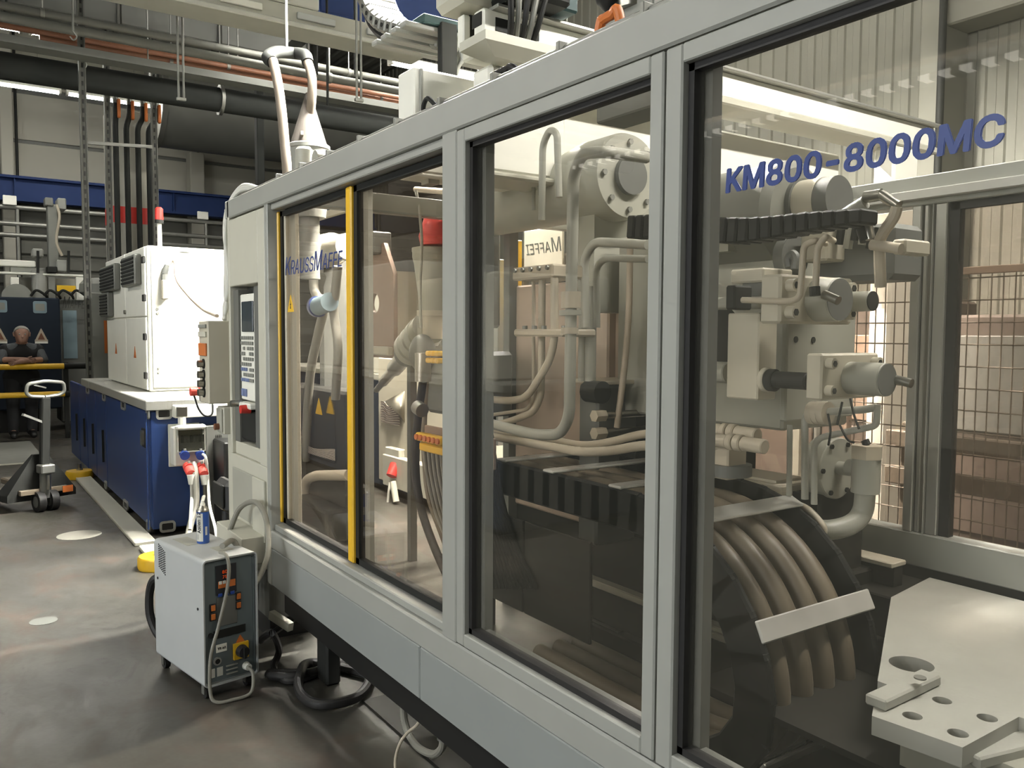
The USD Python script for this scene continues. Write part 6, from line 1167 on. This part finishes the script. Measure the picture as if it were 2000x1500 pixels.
t = T('rear_socket_box', 'white socket box with a red plug on the navy corner behind the second pane', 'socket box'); a0, a1, b0, b1 = rect_on(yv - .1, 752, 872, 779, 930); t.p('box', bx(a0, a1, yv - .1, yv - .031, b0, b1, .008), 'cream'); c = Y(769, 920, yv - .12); k = t.p('red_plug', cyl(c + V(0, .02, .06), c + V(.03, -.04, -.04), .055, .05), 'red', 'red plug'); t.p('plug_sleeve', cyl(c + V(.1, -.06, -.08), c + V(.17, -.06, -.26), .03), 'cream', of=k); t.p('plug_cable', hose([c + V(.04, -.06, -.1), c + V(.03, -.08, -.35), c + V(.02, -.05, -.6), c + V(-.06, -.04, -.5)], .014), 'cable_white', of=k); t.done()
# navy machine across the aisle, left of the camera, seen only as a mirror image in the first panes
ya = -.8
t = T('aisle_machine', 'navy machine with dark upper housing across the aisle, mirrored in the first pane', 'machine')
t.p('base', bx(-13.5, -5.2, ya - 1.6, ya, .08, 1.15, .012), 'navy'); t.p('deck', bx(-13.55, -5.15, ya - 1.6, ya + .03, 1.15, 1.21, .006), 'mid_grey'); t.p('housing', bx(-13., -7.2, ya - 1.5, ya - .15, 1.21, 2.3, .02), 'mid_grey'); t.p('end_housing', bx(-7.1, -5.6, ya - 1.4, ya - .2, 1.21, 2.1, .02), 'machine_grey'); t.p('plinth', bx(-13.3, -5.4, ya - 1.5, ya - .1, 0, .08), 'black')
for k in range(5): t.p('door_panel', bx(-13.45 + 1.63 * k, -11.87 + 1.63 * k, ya, ya + .015, .15, 1.08, .006), 'navy')
p = Y(623, 808, 2.6 - ya); t.p('warning_sticker', place(ext(tri(.2, .18), .002), V(p[0], ya + .016, p[2]), V(-1, 0, 0), UP, V(0, 1, 0)), 'yellow', 'yellow warning triangle'); t.done()
# fences, cabinets and wall fittings beyond the right back pane
t = T('mesh_fence', 'brown wire mesh fence behind the machine at the right', 'fence'); yf_ = 4.6
f0, f1 = Y(1655, 700, yf_)[0], 1.5; zf0, zf1 = .35, 1.95
for x in np.linspace(f0, f1, 5): t.p('fence_post', bx(x - .025, x + .025, yf_ - .02, yf_ + .03, 0, zf1 + .05, .004), 'block_brown')
for z in (zf0, zf1): t.p('fence_rail', bx(f0, f1, yf_ - .01, yf_ + .02, z - .02, z + .02, .004), 'block_brown')
t.p('wires', cat([cyl((x, yf_, zf0), (x, yf_, zf1), .004, n=4) for x in np.arange(f0, f1, .06)] + [cyl((f0, yf_, z), (f1, yf_, z), .004, n=4) for z in np.arange(zf0, zf1, .12)]), 'hose_dim', kind='stuff'); t.done()
for k in range(8):
    x = -5.3 + k * .95; t = T('rear_cabinet', '%s from the left of the brownish cabinets behind the wire mesh fence' % ORD[k], 'cabinet', 'brownish cabinets behind the mesh fence')
    t.p('cabinet_body', bx(x, x + .93, 6.2, 6.9, .05, 1.75 + .12 * (k % 2), .02), 'rear_brown' if k % 3 else 'mid_grey'); t.p('cabinet_door', bx(x + .05, x + .88, 6.18, 6.2, .9, 1.6, .01), 'brown_panel' if k % 2 else 'mid_grey'); t.p('cabinet_drawer', bx(x + .05, x + .88, 6.18, 6.2, .15, .85, .01), 'rear_brown'); t.p('plinth', bx(x + .03, x + .9, 6.25, 6.8, 0, .05), 'bed_dark'); t.done()
t = T('guard_rail', 'pale horizontal guard rails behind the back panes', 'guard rail')
for z in (.95, .72): t.p('rail', bx(-3., 1.6, 4.95, 5.03, z - .06, z + .05, .008), 'hose_dim')
for x in (-2.9, -1.2, .4, 1.5): t.p('post', bx(x - .04, x + .04, 5.03, 5.1, 0, 1.05, .006), 'hose_dim')
t.done()
# aisle side, mirrored in the panes: perforated cable tray and orange pipe
zr_ = 1.6
a, b = Y(1700, 180, 4.7), Y(2000, 103, 4.7)
y = 2.6 - 4.7; z = (a[2] + b[2]) / 2
t = T('louvre_light', 'long louvred light strip over the aisle, mirrored in the right pane as a dotted line', 'lamp'); t.p('housing', bx(-6, 5, y - .07, y + .07, z + .03, z + .08, .01), 'alu'); t.p('diffuser', bx(-5.95, 4.95, y - .05, y + .05, z + .005, z + .03), 'louvre')
t.p('louvre_blades', cat([bx(x, x + .045, y - .06, y + .06, z - .01, z + .03) for x in np.arange(-5.9, 4.9, .12)]), 'mid_grey', kind='stuff')
for x in (-5, -1, 3): t.p('hanger_rod', cyl((x, y, z + .07), (x, y, ZC + .05), .008, n=6), 'zinc')
t.done()
a, b = Y(1600, 175, 5.2), Y(2000, 75, 5.2); y = 2.6 - 5.2; z = (a[2] + b[2]) / 2
t = T('aisle_pipe', 'orange-brown pipe over the aisle, mirrored in the right pane', 'pipe'); t.p('pipe', cyl((-6, y, z), (5, y, z), .05), 'hose_tan')
for x in (-4, 0, 4): t.p('hanger_rod', cyl((x, y, z), (x, y, ZC + .05), .008, n=6), 'zinc')
t.done()

# ------------------------------------------------------------------ floor cables under the enclosure
one('floor_hose', 'black hose loop lying on the floor under the enclosure right of the temperature unit', 'hose', sweep(spline([V(-3.62, 1.32, .03), Z(525, 1316, .03), Z(570, 1322, .03), Z(640, 1305, .03), Z(700, 1290, .03), Z(722, 1320, .03), Z(700, 1360, .03), Z(630, 1376, .03), Z(590, 1358, .03), Z(586, 1320, .06), Z(620, 1295, .03), V(-3.2, 1.7, .03)], 8), .022, 10), 'rubber')
one('floor_hose', 'second black hose coil on the floor close to the temperature unit', 'hose', sweep(spline([V(-3.95, 1.45, .2), Z(512, 1250, .12), Z(530, 1235, .25), Z(545, 1270, .1), Z(535, 1305, .03), Z(560, 1330, .02), Z(610, 1320, .02), Z(650, 1300, .02), V(-3.4, 1.75, .02)], 8), .016, 8), 'rubber')
yq = 1.42
one('hanging_cable', 'thick grey cable looping down below the lower panels, with its connector', 'cable', hose([Y(795, 1330, yq), Y(788, 1385, yq), Y(795, 1425, yq), Y(815, 1458, yq), Y(845, 1473, yq), Y(862, 1462, yq), Y(866, 1440, yq)], .014), 'hose_grey')
t = T('cable_connector', 'grey connector on the end of the thick hanging cable', 'connector'); a = Y(866, 1440, yq); b = Y(864, 1412, yq); t.p('shell', cyl(a, b, .02, .018), 'mid_grey'); t.p('ring', cyl(a - UP * .006, a + UP * .008, .023), 'zinc'); t.p('lead', cyl(b, b + UP * .2, .008), 'dark'); t.done()
one('hanging_cable', 'thin pale cable hanging below the lower panels crossing the thick cable', 'cable', hose([Y(828, 1360, yq - .02), Y(827, 1390, yq - .02), Y(815, 1415, yq - .03), Y(795, 1432, yq - .04), Y(780, 1455, yq - .06), Y(772, 1490, yq - .1), Y(778, 1540, yq - .15)], .006), 'pipe_beige')
t = T('under_frame', 'dark machine frame and feet under the enclosure', 'machine frame')
t.p('beam', bx(-4.0, XE, 1.37, 1.46, .2, .345), 'black')
for x in (-3.6, -2.2, -.6): t.p('foot', bx(x, x + .12, 1.38, 1.45, 0, .2, .01), 'dark')
t.p('light_strut', bar(Z(530, 1200, .25), Z(568, 1225, .22), .03, .04), 'cream'); t.done()
for u, lab in ((1162, 'left'), (1182, 'right')):
    c = Z(u, 1199, 0); t = T('loose_nut', '%s of the two dark nuts lying on the floor inside the third pane' % lab, 'nut'); t.p('nut_body', cyl(c, c + UP * .03, .03, n=6), 'dark'); t.p('nut_hole', cyl(c + UP * .03, c + UP * .031, .015, n=16), 'black_matt'); t.done()
